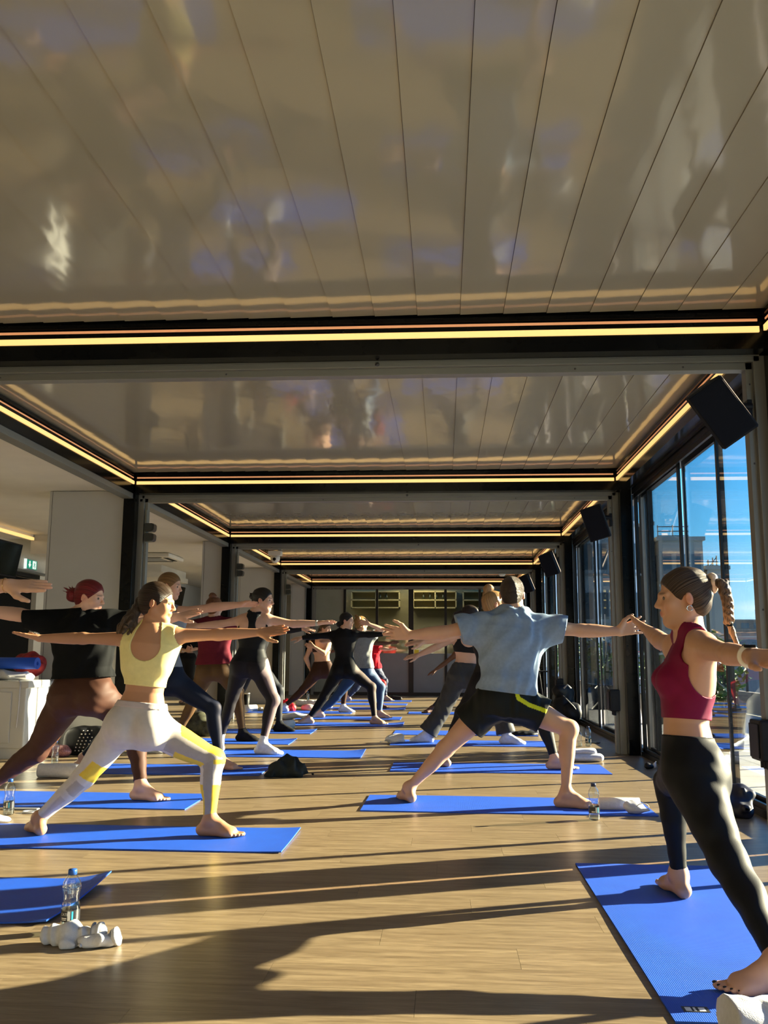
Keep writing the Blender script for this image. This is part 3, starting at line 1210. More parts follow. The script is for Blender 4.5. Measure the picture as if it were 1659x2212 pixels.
    def hand(self, W, hd, tv, pn, curl, spread, s, fing):
        """palm, four fingers and thumb; tv is the thumb side, pn the palm normal"""
        out = []
        lat = (.030, .0105, -.0095, -.028)
        ml = (.086, .090, .085, .077)
        fl = (.070, .080, .074, .058)
        for i in range(4):
            kn = W + hd * ml[i] * s + tv * lat[i] * s
            out.append(limb(W + hd * .008 * s + tv * lat[i] * .55 * s, kn, [.0155 * s, .0120 * s], k=.014, w=pn, sw=.85))
            a = spread * (lat[i] / .03) * .5
            d1 = nrm(hd * math.cos(a) + tv * math.sin(a) + pn * curl * .6)
            m1 = kn + d1 * fl[i] * .55 * s
            d2 = nrm(d1 + pn * curl * 1.2)
            m2 = m1 + d2 * fl[i] * .45 * s
            out.append(limb(kn, m1, [.0098 * s * fing, .0086 * s * fing], k=.007))
            out.append(limb(m1, m2, [.0086 * s * fing, .0068 * s * fing], k=.005))
        t0 = W + hd * .022 * s + tv * .022 * s + pn * .006 * s
        t1 = t0 + nrm(hd * .75 + tv * .75 + pn * .18) * .044 * s
        t2 = t1 + nrm(hd * .9 + tv * .42 + pn * .15) * .032 * s
        t3 = t2 + nrm(hd * .95 + tv * .25 + pn * .12) * .026 * s
        out.append(limb(t0, t1, [.017 * s, .0125 * s], k=.014))
        out.append(limb(t1, t2, [.0115 * s * fing, .0100 * s * fing], k=.008))
        out.append(limb(t2, t3, [.0100 * s * fing, .0078 * s * fing], k=.005))
        return out

    def tp(self, t):
        return self.P + self.up * self.L * t

    def skin(self, h):
        pr = self.torso + self.legs + self.shoulders + self.arms + self.headp + self.feet[0] + self.feet[1] + self.hands[0] + self.hands[1]
        F = Field(pr, h)
        # eye sockets
        for sg in (1, -1):
            F.cut(ell(self.hp(sg * .033, .100, -.002), np.array([.015, .018, .0058]) * self.hs, (self.hr, self.hf, self.hu)))
            F.cut(ell(self.hp(sg * .091, .000, -.008), np.array([.009, .010, .016]) * self.hs, (self.hr, self.hf, self.hu)))
        return F


def skin_colour(B, v, tone):
    c = np.tile(np.array(tone, float), (len(v), 1))
    if B is None:
        return c
    lip = B.hp(0, .094, -.063)
    d = v - lip
    q = (d @ B.hr / (.024 * B.hs)) ** 2 + (d @ B.hu / (.011 * B.hs)) ** 2 + (d @ B.hf / (.03 * B.hs)) ** 2
    w = np.clip(1.3 - q, 0, 1)[:, None] * .75
    c = c * (1 - w) + np.array(tone) * np.array([.85, .42, .42]) * w
    for sg in (1, -1):                              # brows
        d = v - B.hp(sg * .030, .086, .017)
        q = (d @ B.hr / (.022 * B.hs)) ** 2 + (d @ B.hu / (.0045 * B.hs)) ** 2 + (d @ B.hf / (.03 * B.hs)) ** 2
        w = np.clip(1.4 - q, 0, 1)[:, None] * .8
        c = c * (1 - w) + np.array(tone) * .16 * w
        d = v - B.hp(sg * .038, .075, -.034)         # cheeks
        w = np.exp(-(d ** 2).sum(1) / (.022 * B.hs) ** 2)[:, None] * .35
        c = c * (1 - w) + c * np.array([1.05, .72, .70]) * w
        d = v - B.hp(sg * .079, -.006, -.008)        # ears
        w = np.exp(-(d ** 2).sum(1) / (.026 * B.hs) ** 2)[:, None] * .6
        c = c * (1 - w) + c * np.array([1.1, .62, .55]) * w
    for tip in (B.s['tipR'], B.s['tipL']):
        w = np.exp(-((v - np.asarray(tip)) ** 2).sum(1) / .06 ** 2)[:, None] * .35
        c = c * (1 - w) + c * np.array([1.06, .72, .68]) * w
    return c
# ------------------------------------------------------------------ clothes and hair, cut from the same surfaces
def finish(F, name, m, parent, col, B, smooth=2, fold=None):
    v, q = F.mesh(smooth)
    c = col(v, B) if callable(col) else np.tile(np.array(col, float), (len(v), 1))
    o = mesh_obj(name, v, q, m, parent, c)
    return o


def ankle_cut(F, B, t, sides='RL', ball=.16):
    for sd in sides:
        K, Ak = getattr(B, 'K' + sd), getattr(B, 'A' + sd)
        F.plane(K + (Ak - K) * t, B.shin_dir[sd], ball)


def leggings(B, parent, h, col, waist=.24, ankle=.90, off=.005, name='leggings', wr=0.0, seed=1, tilt=0.0):
    F = Field(B.torso + B.legs, h, off)
    F.d -= off
    if wr:
        F.wrinkle(wr, (55, 90, 70), seed)
    F.plane(B.tp(waist), B.up)
    ankle_cut(F, B, ankle)
    return finish(F, name, m_knit, parent, col, B)


def flared(B, parent, h, col, waist=.2, name='flared_trousers'):
    pr = list(B.torso) + list(B.legs)
    for sd in 'RL':
        K, Ak = getattr(B, 'K' + sd), getattr(B, 'A' + sd)
        H = getattr(B, 'H' + sd)
        pr.append(limb(H, K, np.array([.10, .088, .08]) * B.sc, k=.03))
        pr.append(limb(K, K + (Ak - K) * 1.02, np.array([.078, .085, .105]) * B.sc, k=.03))
    F = Field(pr, h, .006)
    F.d -= .006
    F.wrinkle(.006, (40, 60, 85), 4)
    F.plane(B.tp(waist), B.up)
    ankle_cut(F, B, .93, ball=.2)
    return finish(F, name, m_knit, parent, col, B)


def top(B, parent, h, col, hem=.45, off=.006, arm=.075, arm_out=.035, scoop=None, front=None, extra=(), name='crop_top', sleeves=0,
        neck=.055, wr=0.0, seed=2, topcut=.99):
    """close-fitting top: torso from hem to shoulders less arm holes and neck line; sleeves>0 keeps that share of the arms"""
    pr = B.torso + B.shoulders + (B.arms if sleeves else [])
    F = Field(pr, h * .75 if h < .006 else h, off)
    F.d -= off
    if wr:
        F.wrinkle(wr, (60, 90, 75), seed)
    F.plane(B.tp(hem), -B.up)
    for sg, S, E_, W in ((1, B.SR, B.ER, B.WR), (-1, B.SL, B.EL, B.WL)):
        ua = nrm(E_ - S)
        if not sleeves:
            c = S + ua * arm_out * B.sc
            F.cut(limb(c, c + ua * .3, arm * B.sc))
        elif sleeves < 1:
            p = S + (E_ - S) * sleeves
            F.plane(p, ua, .35)
        else:
            F.plane(E_ + (W - E_) * (sleeves - 1), nrm(W - E_), .12)
    F.cut(limb(B.N + B.up * .0, B.N + B.up * .3, neck * B.sc))
    F.plane(B.N + B.up * .055 * B.sc, B.up)
    if scoop is not None:        # open back
        w_, dep, z_ = scoop[:3]
        wt = scoop[3] if len(scoop) > 3 else w_
        F.cut(limb(B.tp(z_) - B.f1 * .105 * B.sc, B.tp(1.08) - B.f1 * .05 * B.sc, np.array([w_, wt]) * B.sc, w=B.f1, sw=dep))
    if front is not None:
        w_, dep, z_ = front[:3]
        F.cut(limb(B.tp(z_) + B.f1 * .125 * B.sc, B.tp(1.1) + B.f1 * .05 * B.sc, w_ * B.sc, w=B.f1, sw=dep))
    for p in extra:
        F.cut(p(B))
    return finish(F, name, m_knit, parent, col, B)


def tee(B, parent, h, col, hem=.0, infl=.022, sleeve=.62, name='t_shirt', wr=.010, seed=3, flare=.0, drop=.0, m=None):
    P, N, r0, r1, ts, a, b, yo = B.loft_args
    ts = np.array([-.25, -.1, .05, .2, .35, .5, .66, .82, .93, 1.02])
    f = np.array([1.3, 1.25, 1.15, 1.2, 1.45, 1.3, .9, .55, .4, .25]) * infl * B.sc + flare * np.linspace(1, 0, 10)
    base_a = np.interp(ts, B.T['ts'], a)
    base_b = np.interp(ts, B.T['ts'], b)
    base_a[:3] = np.maximum(base_a[:3], a[2])
    base_b[:3] = np.maximum(base_b[:3], b[2])
    pr = [loft(P, N, r0, r1, ts, base_a + f, base_b + f, np.interp(ts, B.T['ts'], yo), k=.03)]
    pr += B.torso + B.shoulders
    for S, E_ in ((B.SR, B.ER), (B.SL, B.EL)):
        e = S + (E_ - S) * (sleeve + .1)
        pr.append(limb(S - nrm(E_ - S) * .02, e, np.array([.060, .062, .066, .070]) * B.sc * B.s.get('arm', 1.0) * (1.12 if B.s.get('male') else 1), k=.04))
        pr.append(limb(B.tp(.62) + (S - B.tp(.85)) * .55, S + (E_ - S) * .45 - B.up * .02, [.06 * B.sc, .05 * B.sc], k=.04))
    F = Field(pr, h, .008)
    F.d -= .006 + wr * .45
    F.wrinkle(wr, (22, 34, 48, 70), seed)
    F.plane(B.tp(hem), -B.up)
    for S, E_ in ((B.SR, B.ER), (B.SL, B.EL)):
        F.plane(S + (E_ - S) * sleeve, nrm(nrm(E_ - S) - B.up * .12), .22)
    F.cut(limb(B.N + B.up * .012, B.N + B.up * .3, (.068 if B.s.get('male') else .066) * B.sc))
    F.plane(B.N + B.up * .05 * B.sc, B.up)
    return finish(F, name, m or m_cotton, parent, col, B)


def shorts(B, parent, h, col, waist=.2, leg=.55, name='running_shorts'):
    pr = list(B.torso)
    P, N, r0, r1, ts, a, b, yo = B.loft_args
    pr.append(loft(P, N, r0, r1, [-.15, 0, .2, .3], [a[2] + .02, a[2] + .02, a[3] + .018, a[3] + .01],
                   [b[2] + .02, b[2] + .022, b[3] + .015, b[3] + .01], [0, 0, 0, 0], k=.03))
    for sd in 'RL':
        H, K = getattr(B, 'H' + sd), getattr(B, 'K' + sd)
        pr.append(limb(H, H + (K - H) * (leg + .12), np.array([.105, .108, .112]) * B.sc, k=.05))
    F = Field(pr, h, .008)
    F.d -= .006
    F.wrinkle(.008, (35, 55, 80), 9)
    F.plane(B.tp(waist), B.up)
    for sd in 'RL':
        H, K = getattr(B, 'H' + sd), getattr(B, 'K' + sd)
        F.plane(H + (K - H) * leg, nrm(K - H), .19)
    return finish(F, name, m_knit, parent, col, B)


def sock(B, parent, h, col, side, up_t=.80, name='sock'):
    i = 'RL'.index(side)
    n = len(B.legs) // 2
    F = Field(B.feet[i] + [B.legs[i * n + 3], ell(B.tp(0) * 0 + (getattr(B, 'A' + side) + B.foot_dir[side] * .13 * B.sc) * A3(1, 1, 0) + A3(0, 0, .028),
              (.045, .028, .018), (B.foot_dir[side], np.cross(A3(0, 0, 1), B.foot_dir[side]), (0, 0, 1)), k=.03)], h, .006)
    F.d -= .006
    K, Ak = getattr(B, 'K' + side), getattr(B, 'A' + side)
    F.plane(K + (Ak - K) * up_t, -B.shin_dir[side])
    F.plane(A3(0, 0, B.s.get('z0', .0095) - .002), A3(0, 0, -1))
    return finish(F, name, m_cotton, parent, col, B)


def strand_of(B, v, knot):
    ax = nrm(knot - B.HC)
    e1 = perp(B.hu if abs(np.dot(ax, B.hu)) < .9 else B.hf, ax)
    e2 = np.cross(ax, e1)
    d = v - (B.HC + knot) / 2
    return np.arctan2(d @ e2, d @ e1) * 3.0


def hair(B, parent, h, col, knot=(0, -.10, .03), extra=(), cap=1.0, line=.040, nape=-.075, name='hair', tint=None, wr=.0, plain=False):
    """pulled-back cap of hair plus extra locks (each a Prim, in world space)"""
    H, hs = B.hp, B.hs
    axes = (B.hr, B.hf, B.hu)
    pr = [ell(H(0, -.012, .033), np.array([.083, .104, .092]) * hs * cap, axes, k=.02),
          ell(H(0, -.045, -.025), np.array([.066, .058, .060]) * hs * cap, axes, k=.03)]
    F = Field(pr, h, .0)
    # hair line: slanting face cut, nape cut, room for the ears
    F.plane(H(0, line, -.005), nrm(B.hf * .82 - B.hu * .57))
    F.plane(H(0, 0, nape), nrm(-B.hu + B.hf * .45))
    for sg in (1, -1):
        F.cut(ell(H(sg * .085, .002, -.022), np.array([.03, .024, .036]) * hs, axes))
    if wr:
        F.wrinkle(wr, (90, 140), 5)
    v, q = F.mesh(2)
    kn = H(*knot)
    st = strand_of(B, v, kn) if not plain else np.random.RandomState(0).uniform(0, 1.2, len(v))
    parts = [(v, q, st)]
    if extra:
        F2 = Field(list(extra), h)
        if wr:
            F2.wrinkle(wr * 1.5, (80, 150), 6)
        v2, q2 = F2.mesh(1)
        st2 = (v2 - kn) @ perp(B.hr + .3 * B.hf, B.hu) * 45 + (v2 - kn) @ B.hu * 6
        parts.append((v2, q2 + len(v), st2))
    v = np.concatenate([p[0] for p in parts])
    q = np.concatenate([p[1] for p in parts])
    st = np.concatenate([p[2] for p in parts])
    c = np.tile(np.array(col, float), (len(v), 1))
    if tint is not None:
        c = tint(v, c, B)
    return mesh_obj(name, v, q, m_hair, parent, c, st)


def chain(pts, rad, k=.012):
    return [limb(pts[i], pts[i + 1], [rad[i], rad[i + 1]], k=k) for i in range(len(pts) - 1)]


m_sclera = mat('eye_white', (.30, .26, .23), rough=.25)


def eyes(B, parent):
    for sg in (1, -1):
        mb = MB()
        c = B.hp(sg * .033, .0775, -.002)
        bmesh.ops.create_uvsphere(mb.bm, u_segments=16, v_segments=10, radius=.0115 * B.hs, matrix=Matrix.Translation(Vector(c)))
        g = Vector(B.hf)
        for f in mb.bm.faces:
            f.material_index = 1 if (f.calc_center_median() - Vector(c)).normalized().dot(g) > .45 else 0
        mb.build('eye', [m_sclera, m_eye], parent, smooth=True)


def person(label, s, h, tone, dress, group=None):
    B = Body(s)
    loc = (float(B.P[0]), float(B.P[1]), 0.0)
    o = thing('person', label, 'person', (0, 0, 0), 0, group)
    F = B.skin(h)
    v, q = F.mesh(2)
    body = mesh_obj('body', v, q, m_skin, o, skin_colour(B, v, tone))
    B.verts = v
    dress(B, o, h)
    rebase(o, loc)
    return B, o
# ------------------------------------------------------------------ the class
def pose(Y, sc=1.0, **px):
    """joints measured in the photo, placed at the distance of the figure's own mat"""
    out = {'scale': sc}
    for k, v in px.items():
        p = at(v[0], v[1], Y + (v[2] if len(v) > 2 else 0.0))
        if k in ('AR', 'AL'):
            p[2] = .086 * sc + .004
        out[k] = p
    return out


def ext(s, **kw):
    s.update(kw)
    return s


LIGHT, FAIR, TAN, DARK = (.56, .31, .20), (.62, .37, .26), (.47, .235, .125), (.115, .05, .028)
X_, Y_, Z_ = A3(1, 0, 0), A3(0, 1, 0), A3(0, 0, 1)


def leg_uv(B, v, sd, seg):
    """share along a thigh or shin and sideways position seen from behind, for panelled leggings"""
    a, b = (getattr(B, 'H' + sd), getattr(B, 'K' + sd)) if seg == 'thigh' else (getattr(B, 'K' + sd), getattr(B, 'A' + sd))
    d = b - a
    t = ((v - a) @ d) / (d @ d)
    ax = nrm(d)
    n = perp(np.cross(A3(0, 1, 0), ax), ax)
    q = v - a - np.outer(np.clip(t, 0, 1), d)
    r = np.linalg.norm(q, axis=1)
    return t, (q @ n) / np.maximum(r, 1e-4), r


# -------- woman in yellow crop top
def yellow_legs(v, B):
    base, yel, gry = np.array([.60, .55, .51]), np.array([.80, .55, .06]), np.array([.36, .32, .29])
    c = np.tile(base, (len(v), 1))
    mid = (B.HR + B.HL) / 2
    cand = {}
    for sd in 'RL':
        for seg in ('thigh', 'shin'):
            cand[sd + seg] = leg_uv(B, v, sd, seg)
    key = list(cand)
    dist = np.stack([np.where((cand[k][0] > -.1) & (cand[k][0] < 1.12), cand[k][2], 9) for k in key], 1)
    w = np.argmin(dist, 1)
    ok = dist.min(1) < .14

    def put(k, m, col):
        c[(w == key.index(k)) & ok & m] = col
    t, e_, r = cand['Rthigh']
    e_ = -e_ * 1.0
    put('Rthigh', (t > .28) & (np.abs(e_) < .75), gry * 1.15)
    put('Rthigh', (e_ > .55) & (t > .42 - .2 * (e_ - .55)), yel)
    put('Rthigh', (e_ < -.50) & (t > .45) & (t < .93), yel)
    t, e_, r = cand['Rshin']
    e_ = -e_
    put('Rshin', (e_ > -.62) & (e_ < .30), gry)
    put('Rshin', (e_ > .30) & (t < .08), yel)
    put('Rshin', (e_ > .30) & (t > .42), yel)
    put('Rshin', (e_ < -.62) & (t > .42), yel)
    t, e_, r = cand['Lthigh']
    put('Lthigh', (t > .66) & (t < .97) & (e_ > -1.1) & (e_ < -.02 + .9 * (t - .66)), yel)
    t, e_, r = cand['Lshin']
    put('Lshin', (t > .06) & (t < .30) & (e_ < .1) & (e_ > -.8), gry * 1.2)
    put('Lshin', (t > .42) & (np.abs(e_ + .25) < .3), gry * 1.35)
    return c


s = pose(4.90, .96, P=(300, 1570, .0), N=(331, 1352, .02), HC=(339, 1302, .02), KR=(460, 1640, .06), AR=(452, 1786, .03), KL=(182, 1678, .0), AL=(84, 1782, .0),
         SR=(372, 1374, .02), ER=(472, 1371, .02), WR=(562, 1366, .02), tipR=(630, 1358, .0),
         SL=(285, 1381, .02), EL=(180, 1379, .04), WL=(86, 1379, .05), tipL=(22, 1366, .05))
ext(s, toeR=(1, -.12, 0), toeL=(-.62, .78, 0), face=(.985, .02, -.08), thick=.93, wide=.93, glute=1.12, arm=.93, head=.95, leg=1.0,
    thR=(-.1, -.8, -.75), thL=(0, 1, -.15), curlR=-.05, curlL=.03, spreadR=.14, spreadL=.08)


def d_yellow(B, o, h):
    leggings(B, o, h, yellow_legs, waist=.235, ankle=.945)
    top(B, o, h, (.83, .72, .30), hem=.40, scoop=(.088, .9, .80, .056), arm=.060, arm_out=.050, front=(.07, .6, .8), neck=.055)
    # folded waistband
    F = Field(B.torso, h, .009)
    F.d -= .009
    F.plane(B.tp(.245), B.up)
    F.plane(B.tp(.185), -B.up)
    finish(F, 'waistband', m_knit, o, (.56, .48, .46), B)
    k = B.hp(-.02, -.105, .005)
    lk = []
    rg = random.Random(3)
    for i in range(9):
        a, b2 = rg.uniform(-.03, .03), rg.uniform(-.03, .02)
        p = [k + A3(a * .2, b2 * .2, 0)]
        for j in range(1, 6):
            p.append(k + A3(-.013 * j + a * j * .35 + .007 * math.sin(j * 2.1 + i), -.012 * j + b2 * j * .35 + .006 * math.cos(j * 2 + i), -.036 * j + .004 * math.sin(i + j)))
        lk += chain(p, [.014, .019, .019, .017, .013, .006], k=.004)
    lk.append(ell(k, (.030, .030, .030), k=.012))
    hair(B, o, min(h, .005), (.030, .017, .010), knot=(-.02, -.105, .005), extra=lk, wr=.002,
         tint=lambda v, c, B: c + np.clip((B.HC[2] - .01 - v[:, 2]) / .14, 0, 1)[:, None] * np.array([.07, .04, .018]))
    eyes(B, o)


person('barefoot woman in pale yellow crop top and grey yellow panelled leggings', s, .0048, TAN, d_yellow)

# -------- man in blue grey shirt
s = pose(6.12, 1.03, P=(1093, 1516, .0), N=(1112, 1325, .02), HC=(1106, 1284, .05), KR=(1229, 1574, -.03), AR=(1222, 1716, -.10), KL=(962, 1618, .05), AL=(884, 1714, .05),
         SR=(1170, 1353, .02), ER=(1256, 1362, .0), WR=(1335, 1364, .0), tipR=(1396, 1348, .0),
         SL=(1042, 1349, .02), EL=(957, 1366, .0), WL=(885, 1372, .0), tipL=(826, 1364, .0))
ext(s, male=True, toeR=(.97, -.2, 0), toeL=(-.35, .94, 0), face=(.10, .99, -.02), leg=.95, thick=.97, wide=.93,
    thR=(-.25, .0, 1), thL=(.35, 0, 1), curlR=-.08, curlL=-.03, spreadR=.55, spreadL=.3, head=.98)


def man_shorts(v, B):
    c = np.tile(np.array([.009, .011, .010]), (len(v), 1))
    # bright piping along the outer seam of the right leg
    line = [at(u, w, 6.02) for u, w in ((1112, 1484), (1119, 1508), (1142, 1522), (1172, 1533), (1212, 1550))]
    for p0, p1 in zip(line[:-1], line[1:]):
        d = (p1 - p0)[[0, 2]]
        q = v[:, [0, 2]] - p0[[0, 2]]
        t = np.clip((q @ d) / (d @ d), 0, 1)
        c[(np.linalg.norm(q - t[:, None] * d, axis=1) < .013) & (v[:, 1] < B.P[1] + .02)] = (.62, .66, .02)
    return c


def d_man(B, o, h):
    shorts(B, o, h, man_shorts, waist=.20, leg=.50)
    tee(B, o, h, (.215, .290, .405), hem=.10, infl=.026, sleeve=.60, wr=.017)
    pr_c = hair(B, o, min(h, .005), (.050, .030, .016), knot=(0, .02, .11), cap=.975, line=.040, nape=-.066, wr=.0015, plain=True)


person('man in blue grey shirt and black running shorts with arms outstretched', s, .005, (.53, .30, .19), d_man)

# -------- woman in maroon top, nearest on the right
s = {'scale': .95, 'P': (.868, 3.42, .545), 'N': (.898, 3.45, 1.035), 'HC': at(1477, 1291, 3.44), 'right': (.22, .975, 0), 'sright': (.10, .995, 0),
     'KR': at(1446, 1690, 3.90), 'AR': A3(.935, 3.90, .086), 'KL': (.905, 3.12, .305), 'AL': (.955, 2.84, .086),
     'SR': (.898, 3.60, .985), 'ER': at(1428, 1385, 3.86), 'WR': at(1398, 1361, 4.08), 'tipR': at(1386, 1346, 4.26),
     'SL': (.898, 3.29, .985), 'EL': at(1575, 1413, 3.02), 'WL': at(1627, 1419, 2.79), 'tipL': at(1705, 1425, 2.66)}
s['AR'][2] = .086
ext(s, bust=.82, toeR=(-.12, 1, 0), toeL=(-1, -.08, 0), face=(-.995, .06, -.03), glute=1.12, thick=.95, head=.94,
    thR=(-1, 0, .4), thL=(-.7, -.2, -.6), curlR=-.05, curlL=.05, spreadR=.4, spreadL=.2)


def d_maroon(B, o, h):
    leggings(B, o, h, (.006, .007, .009), waist=.25, ankle=.93, wr=.003)
    top(B, o, h, (.17, .004, .042), hem=.37, scoop=(.115, .8, .66), arm=.085, arm_out=.01, front=(.055, .6, .90), neck=.056, wr=.003, name='tank_top',
        extra=[lambda B: limb(B.SL - B.up * .085 - B.f1 * .055, B.SL - B.up * .03 - B.f1 * .06 - B.r1 * .2, .098), lambda B: ell(B.tp(.80) - B.f1 * .12, (.12, .12, .11))])
    k = B.hp(.0, -.108, .055)
    # braid: two twisting strands
    base = k + A3(.02, -.03, .0)
    P_ = []
    lk = []
    n = 13
    for ph in (0, math.pi * 2 / 3, math.pi * 4 / 3):
        p = []
        for i in range(n):
            t = i / (n - 1)
            c = base + A3(.016 * math.sin(t * 2) + .012, -.012, -.145 * t)
            p.append(c + A3(.011 * math.cos(ph + t * 13), .011 * math.sin(ph + t * 13) * .6, 0))
        lk += chain(p, [.0125] * 4 + [.012] * 5 + [.010] * 4, k=.003)
    e0 = base + A3(.028, -.012, -.150)
    lk += chain([e0, e0 + A3(.008, 0, -.03), e0 + A3(.022, 0, -.07), e0 + A3(.035, 0, -.095)], [.010, .013, .010, .003], k=.004)
    lk += chain([k + A3(-.01, 0, 0), base], [.022, .014], k=.01)
    hair(B, o, min(h, .0042), (.050, .030, .020), knot=(0, -.108, .055), extra=lk, wr=.0015,
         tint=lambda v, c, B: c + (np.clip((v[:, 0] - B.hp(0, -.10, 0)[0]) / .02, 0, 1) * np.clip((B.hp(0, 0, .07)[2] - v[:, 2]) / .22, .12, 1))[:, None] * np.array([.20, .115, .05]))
    # scrunchie
    mb = MB()
    for i in range(14):
        a = i * math.pi * 2 / 14
        c = k + A3(.008, 0, 0) + (B.hr * math.cos(a) + B.hu * math.sin(a)) * .024
        bmesh.ops.create_icosphere(mb.bm, subdivisions=2, radius=.0125 + .004 * (i % 2), matrix=Matrix.Translation(Vector(c)))
    mb.build('scrunchie', mat('cream_satin', (.72, .56, .44), rough=.3, noise=.15, nscale=60), o, smooth=True)
    MB().tube([e0 + A3(0, 0, .012), e0 - A3(0, 0, .010)], .0125, 10).build('hair_tie', m_dark, o, smooth=True)
    # earring hoop, watch, tattoos
    ec = B.hp(-.078, -.004, -.046)
    MB().tube([ec + A3(math.cos(a) * .010, 0, math.sin(a) * .010) for a in np.linspace(0.3, 5.9, 14)], .0022, 6).build(
        'earring', mat('silver', (.75, .73, .7), rough=.2, metal=1), o, smooth=True)
    ax = nrm(B.WL - B.EL)
    c0 = B.WL - ax * .035
    e1 = perp(Z_, ax)
    e2 = np.cross(ax, e1)
    MB().tube([c0 + (e1 * math.cos(a) * 1.0 + e2 * math.sin(a)) * .0275 for a in np.linspace(0, math.pi * 2, 24)], .0055, 8, caps=False, flat=1.6).build(
        'watch', mat('watch_strap', (.72, .66, .58), rough=.5), o, smooth=True)
    MB().box(-.016, .016, -.019, .019, -.004, .005, bev=.003, M=Matrix(((e2[0], ax[0], e1[0], c0[0] + e1[0] * .030), (e2[1], ax[1], e1[1], c0[1] + e1[1] * .030), (e2[2], ax[2], e1[2], c0[2] + e1[2] * .030), (0, 0, 0, 1)))).build(
        'watch_case', m_dark, o)
    for tp_, tr_ in B.toes['L']:
        mb = MB()
        bmesh.ops.create_icosphere(mb.bm, subdivisions=2, radius=1.0, matrix=Matrix.Translation(Vector(tp_ + B.foot_dir['L'] * tr_ * .25 + A3(0, 0, tr_ * .62))) @ Matrix.Diagonal((tr_ * .75, tr_ * .62, tr_ * .42, 1)))
        mb.build('toenail', mat('nail_varnish', (.006, .010, .016), rough=.2), o, smooth=True)
    ink = mat('tattoo_ink', (.025, .028, .03), rough=.5)

    def tattoo(S, E_, t0, side, w_, hgt, nl, seed, name='tattoo'):
        """curling line drawing lying on the skin of the upper arm"""
        rg = random.Random(seed)
        ax_ = nrm(E_ - S)
        n_ = perp(side, ax_)
        t_ = np.cross(ax_, n_)
        mb = MB()
        for i in range(nl):
            ph = i / max(nl - 1, 1)
            pts = []
            for j in range(9):
                u = j / 8
                x = (ph - .5) * w_ * (1 - .55 * u) + .006 * math.sin(u * 5 + i)
                y = (u - .5) * hgt * (1 - .35 * abs(ph - .5))
                p = S + ax_ * (t0 + x) + t_ * y
                # drop onto the body surface along the view-side normal
                dd = B.verts - (p + n_ * .05)
                al = -(dd @ n_)
                lat = (dd ** 2).sum(1) - al ** 2
                m_ = np.where(al > -.03, lat, 1)
                q = B.verts[np.argpartition(m_, 4)[:4]].mean(0)
                pts.append(p + n_ * ((q - p) @ n_ + .0024))
            mb.tube(pts, .0015, 5)
        mb.build(name, ink, o, smooth=True)
    tattoo(B.SL, B.EL, .055, (-.35, -.6, .35), .07, .055, 7, 1)
    tattoo(B.SL, B.EL, .13, (-.2, -.7, -.5), .03, .04, 3, 2)
    tattoo(B.SR, B.ER, .12, (-.9, -.5, .0), .05, .045, 6, 3)
    eyes(B, o)


B_maroon, o_maroon = person('woman in maroon tank top and black leggings with braided ponytail', s, .0046, (.50, .275, .175), d_maroon)

# -------- red haired woman in black shirt
s = pose(6.06, 1.02, P=(178, 1503, .0), N=(180, 1330, .0), HC=(194, 1290, .0), KR=(292, 1566, .12), AR=(304, 1706, .0), KL=(78, 1622, .02), AL=(-18, 1698, .0),
         SR=(232, 1345, .0), ER=(312, 1347, .05), WR=(384, 1332, .06), tipR=(440, 1319, .06),
         SL=(122, 1341, .0), EL=(42, 1328, .0), WL=(-36, 1318, .0), tipL=(-92, 1312, .0))
ext(s, toeR=(1, -.2, 0), toeL=(-.6, .8, 0), face=(.97, -.12, -.12), thick=1.14, glute=1.1, arm=1.05, head=.97,
    thR=(-.1, -.7, -.6), thL=(0, .6, .3), curlR=-.05, curlL=.05)


def d_red(B, o, h):
    leggings(B, o, h, (.062, .025, .015), waist=.30, ankle=.90, wr=.003)
    tee(B, o, h, (.004, .0045, .005), hem=.22, infl=.022, sleeve=.80, wr=.013, m=m_cotton)
    k = B.hp(0, -.125, .0)
    ex = [ell(k, (.045, .050, .050), k=.01), ell(k + A3(-.01, -.02, -.01), (.030, .030, .035), k=.008)]
    rg = random.Random(5)
    for i in range(7):
        d = nrm(A3(rg.uniform(-1, -.2), rg.uniform(-.6, .6), rg.uniform(.1, 1)))
        ex += chain([k, k + d * .05, k + d * .085 + A3(-.01, 0, .0)], [.010, .005, .002], k=.003)
    hair(B, o, .0055, (.15, .008, .012), knot=(0, -.12, .0), extra=ex, wr=.002)
    eyes(B, o)


person('red haired woman in loose black shirt and brown leggings', s, .0058, (.64, .38, .27), d_red)

# -------- outstretched hand entering at the left edge; its owner stands just out of view
s = pose(3.62, 1.04, HC=(-342, 1190), P=(-372, 1570), N=(-354, 1268), KR=(-160, 1720, .0), AR=(-165, 1900, .0), KL=(-500, 1720), AL=(-640, 1900),
         SR=(-285, 1296, -.05), ER=(-132, 1282, -.1), WR=(18, 1264, -.17), tipR=(131, 1268, -.17), SL=(-430, 1300), EL=(-570, 1300), WL=(-710, 1300), tipL=(-800, 1300))
ext(s, toeR=(1, -.1, 0), toeL=(-.6, .8, 0), face=(1, 0, 0), thR=(.1, -.8, -.55), curlR=-.04, spreadR=.10)


def d_edge(B, o, h):
    leggings(B, o, .009, (.02, .02, .03), waist=.25)
    top(B, o, .009, (.05, .05, .06), hem=.25, name='vest')
    hair(B, o, .009, (.06, .04, .02))
    ax = nrm(B.WR - B.ER)
    c0 = B.WR - ax * .012
    e1 = perp(Z_, ax)
    e2 = np.cross(ax, e1)
    MB().tube([c0 + ax * .006 * math.sin(a) + (e1 * math.cos(a) + e2 * math.sin(a)) * .0285 for a in np.linspace(0, math.pi * 2, 24)], .0016, 6, caps=False).build(
        'bracelet', mat('gold', (.7, .45, .2), rough=.25, metal=1), o, smooth=True)


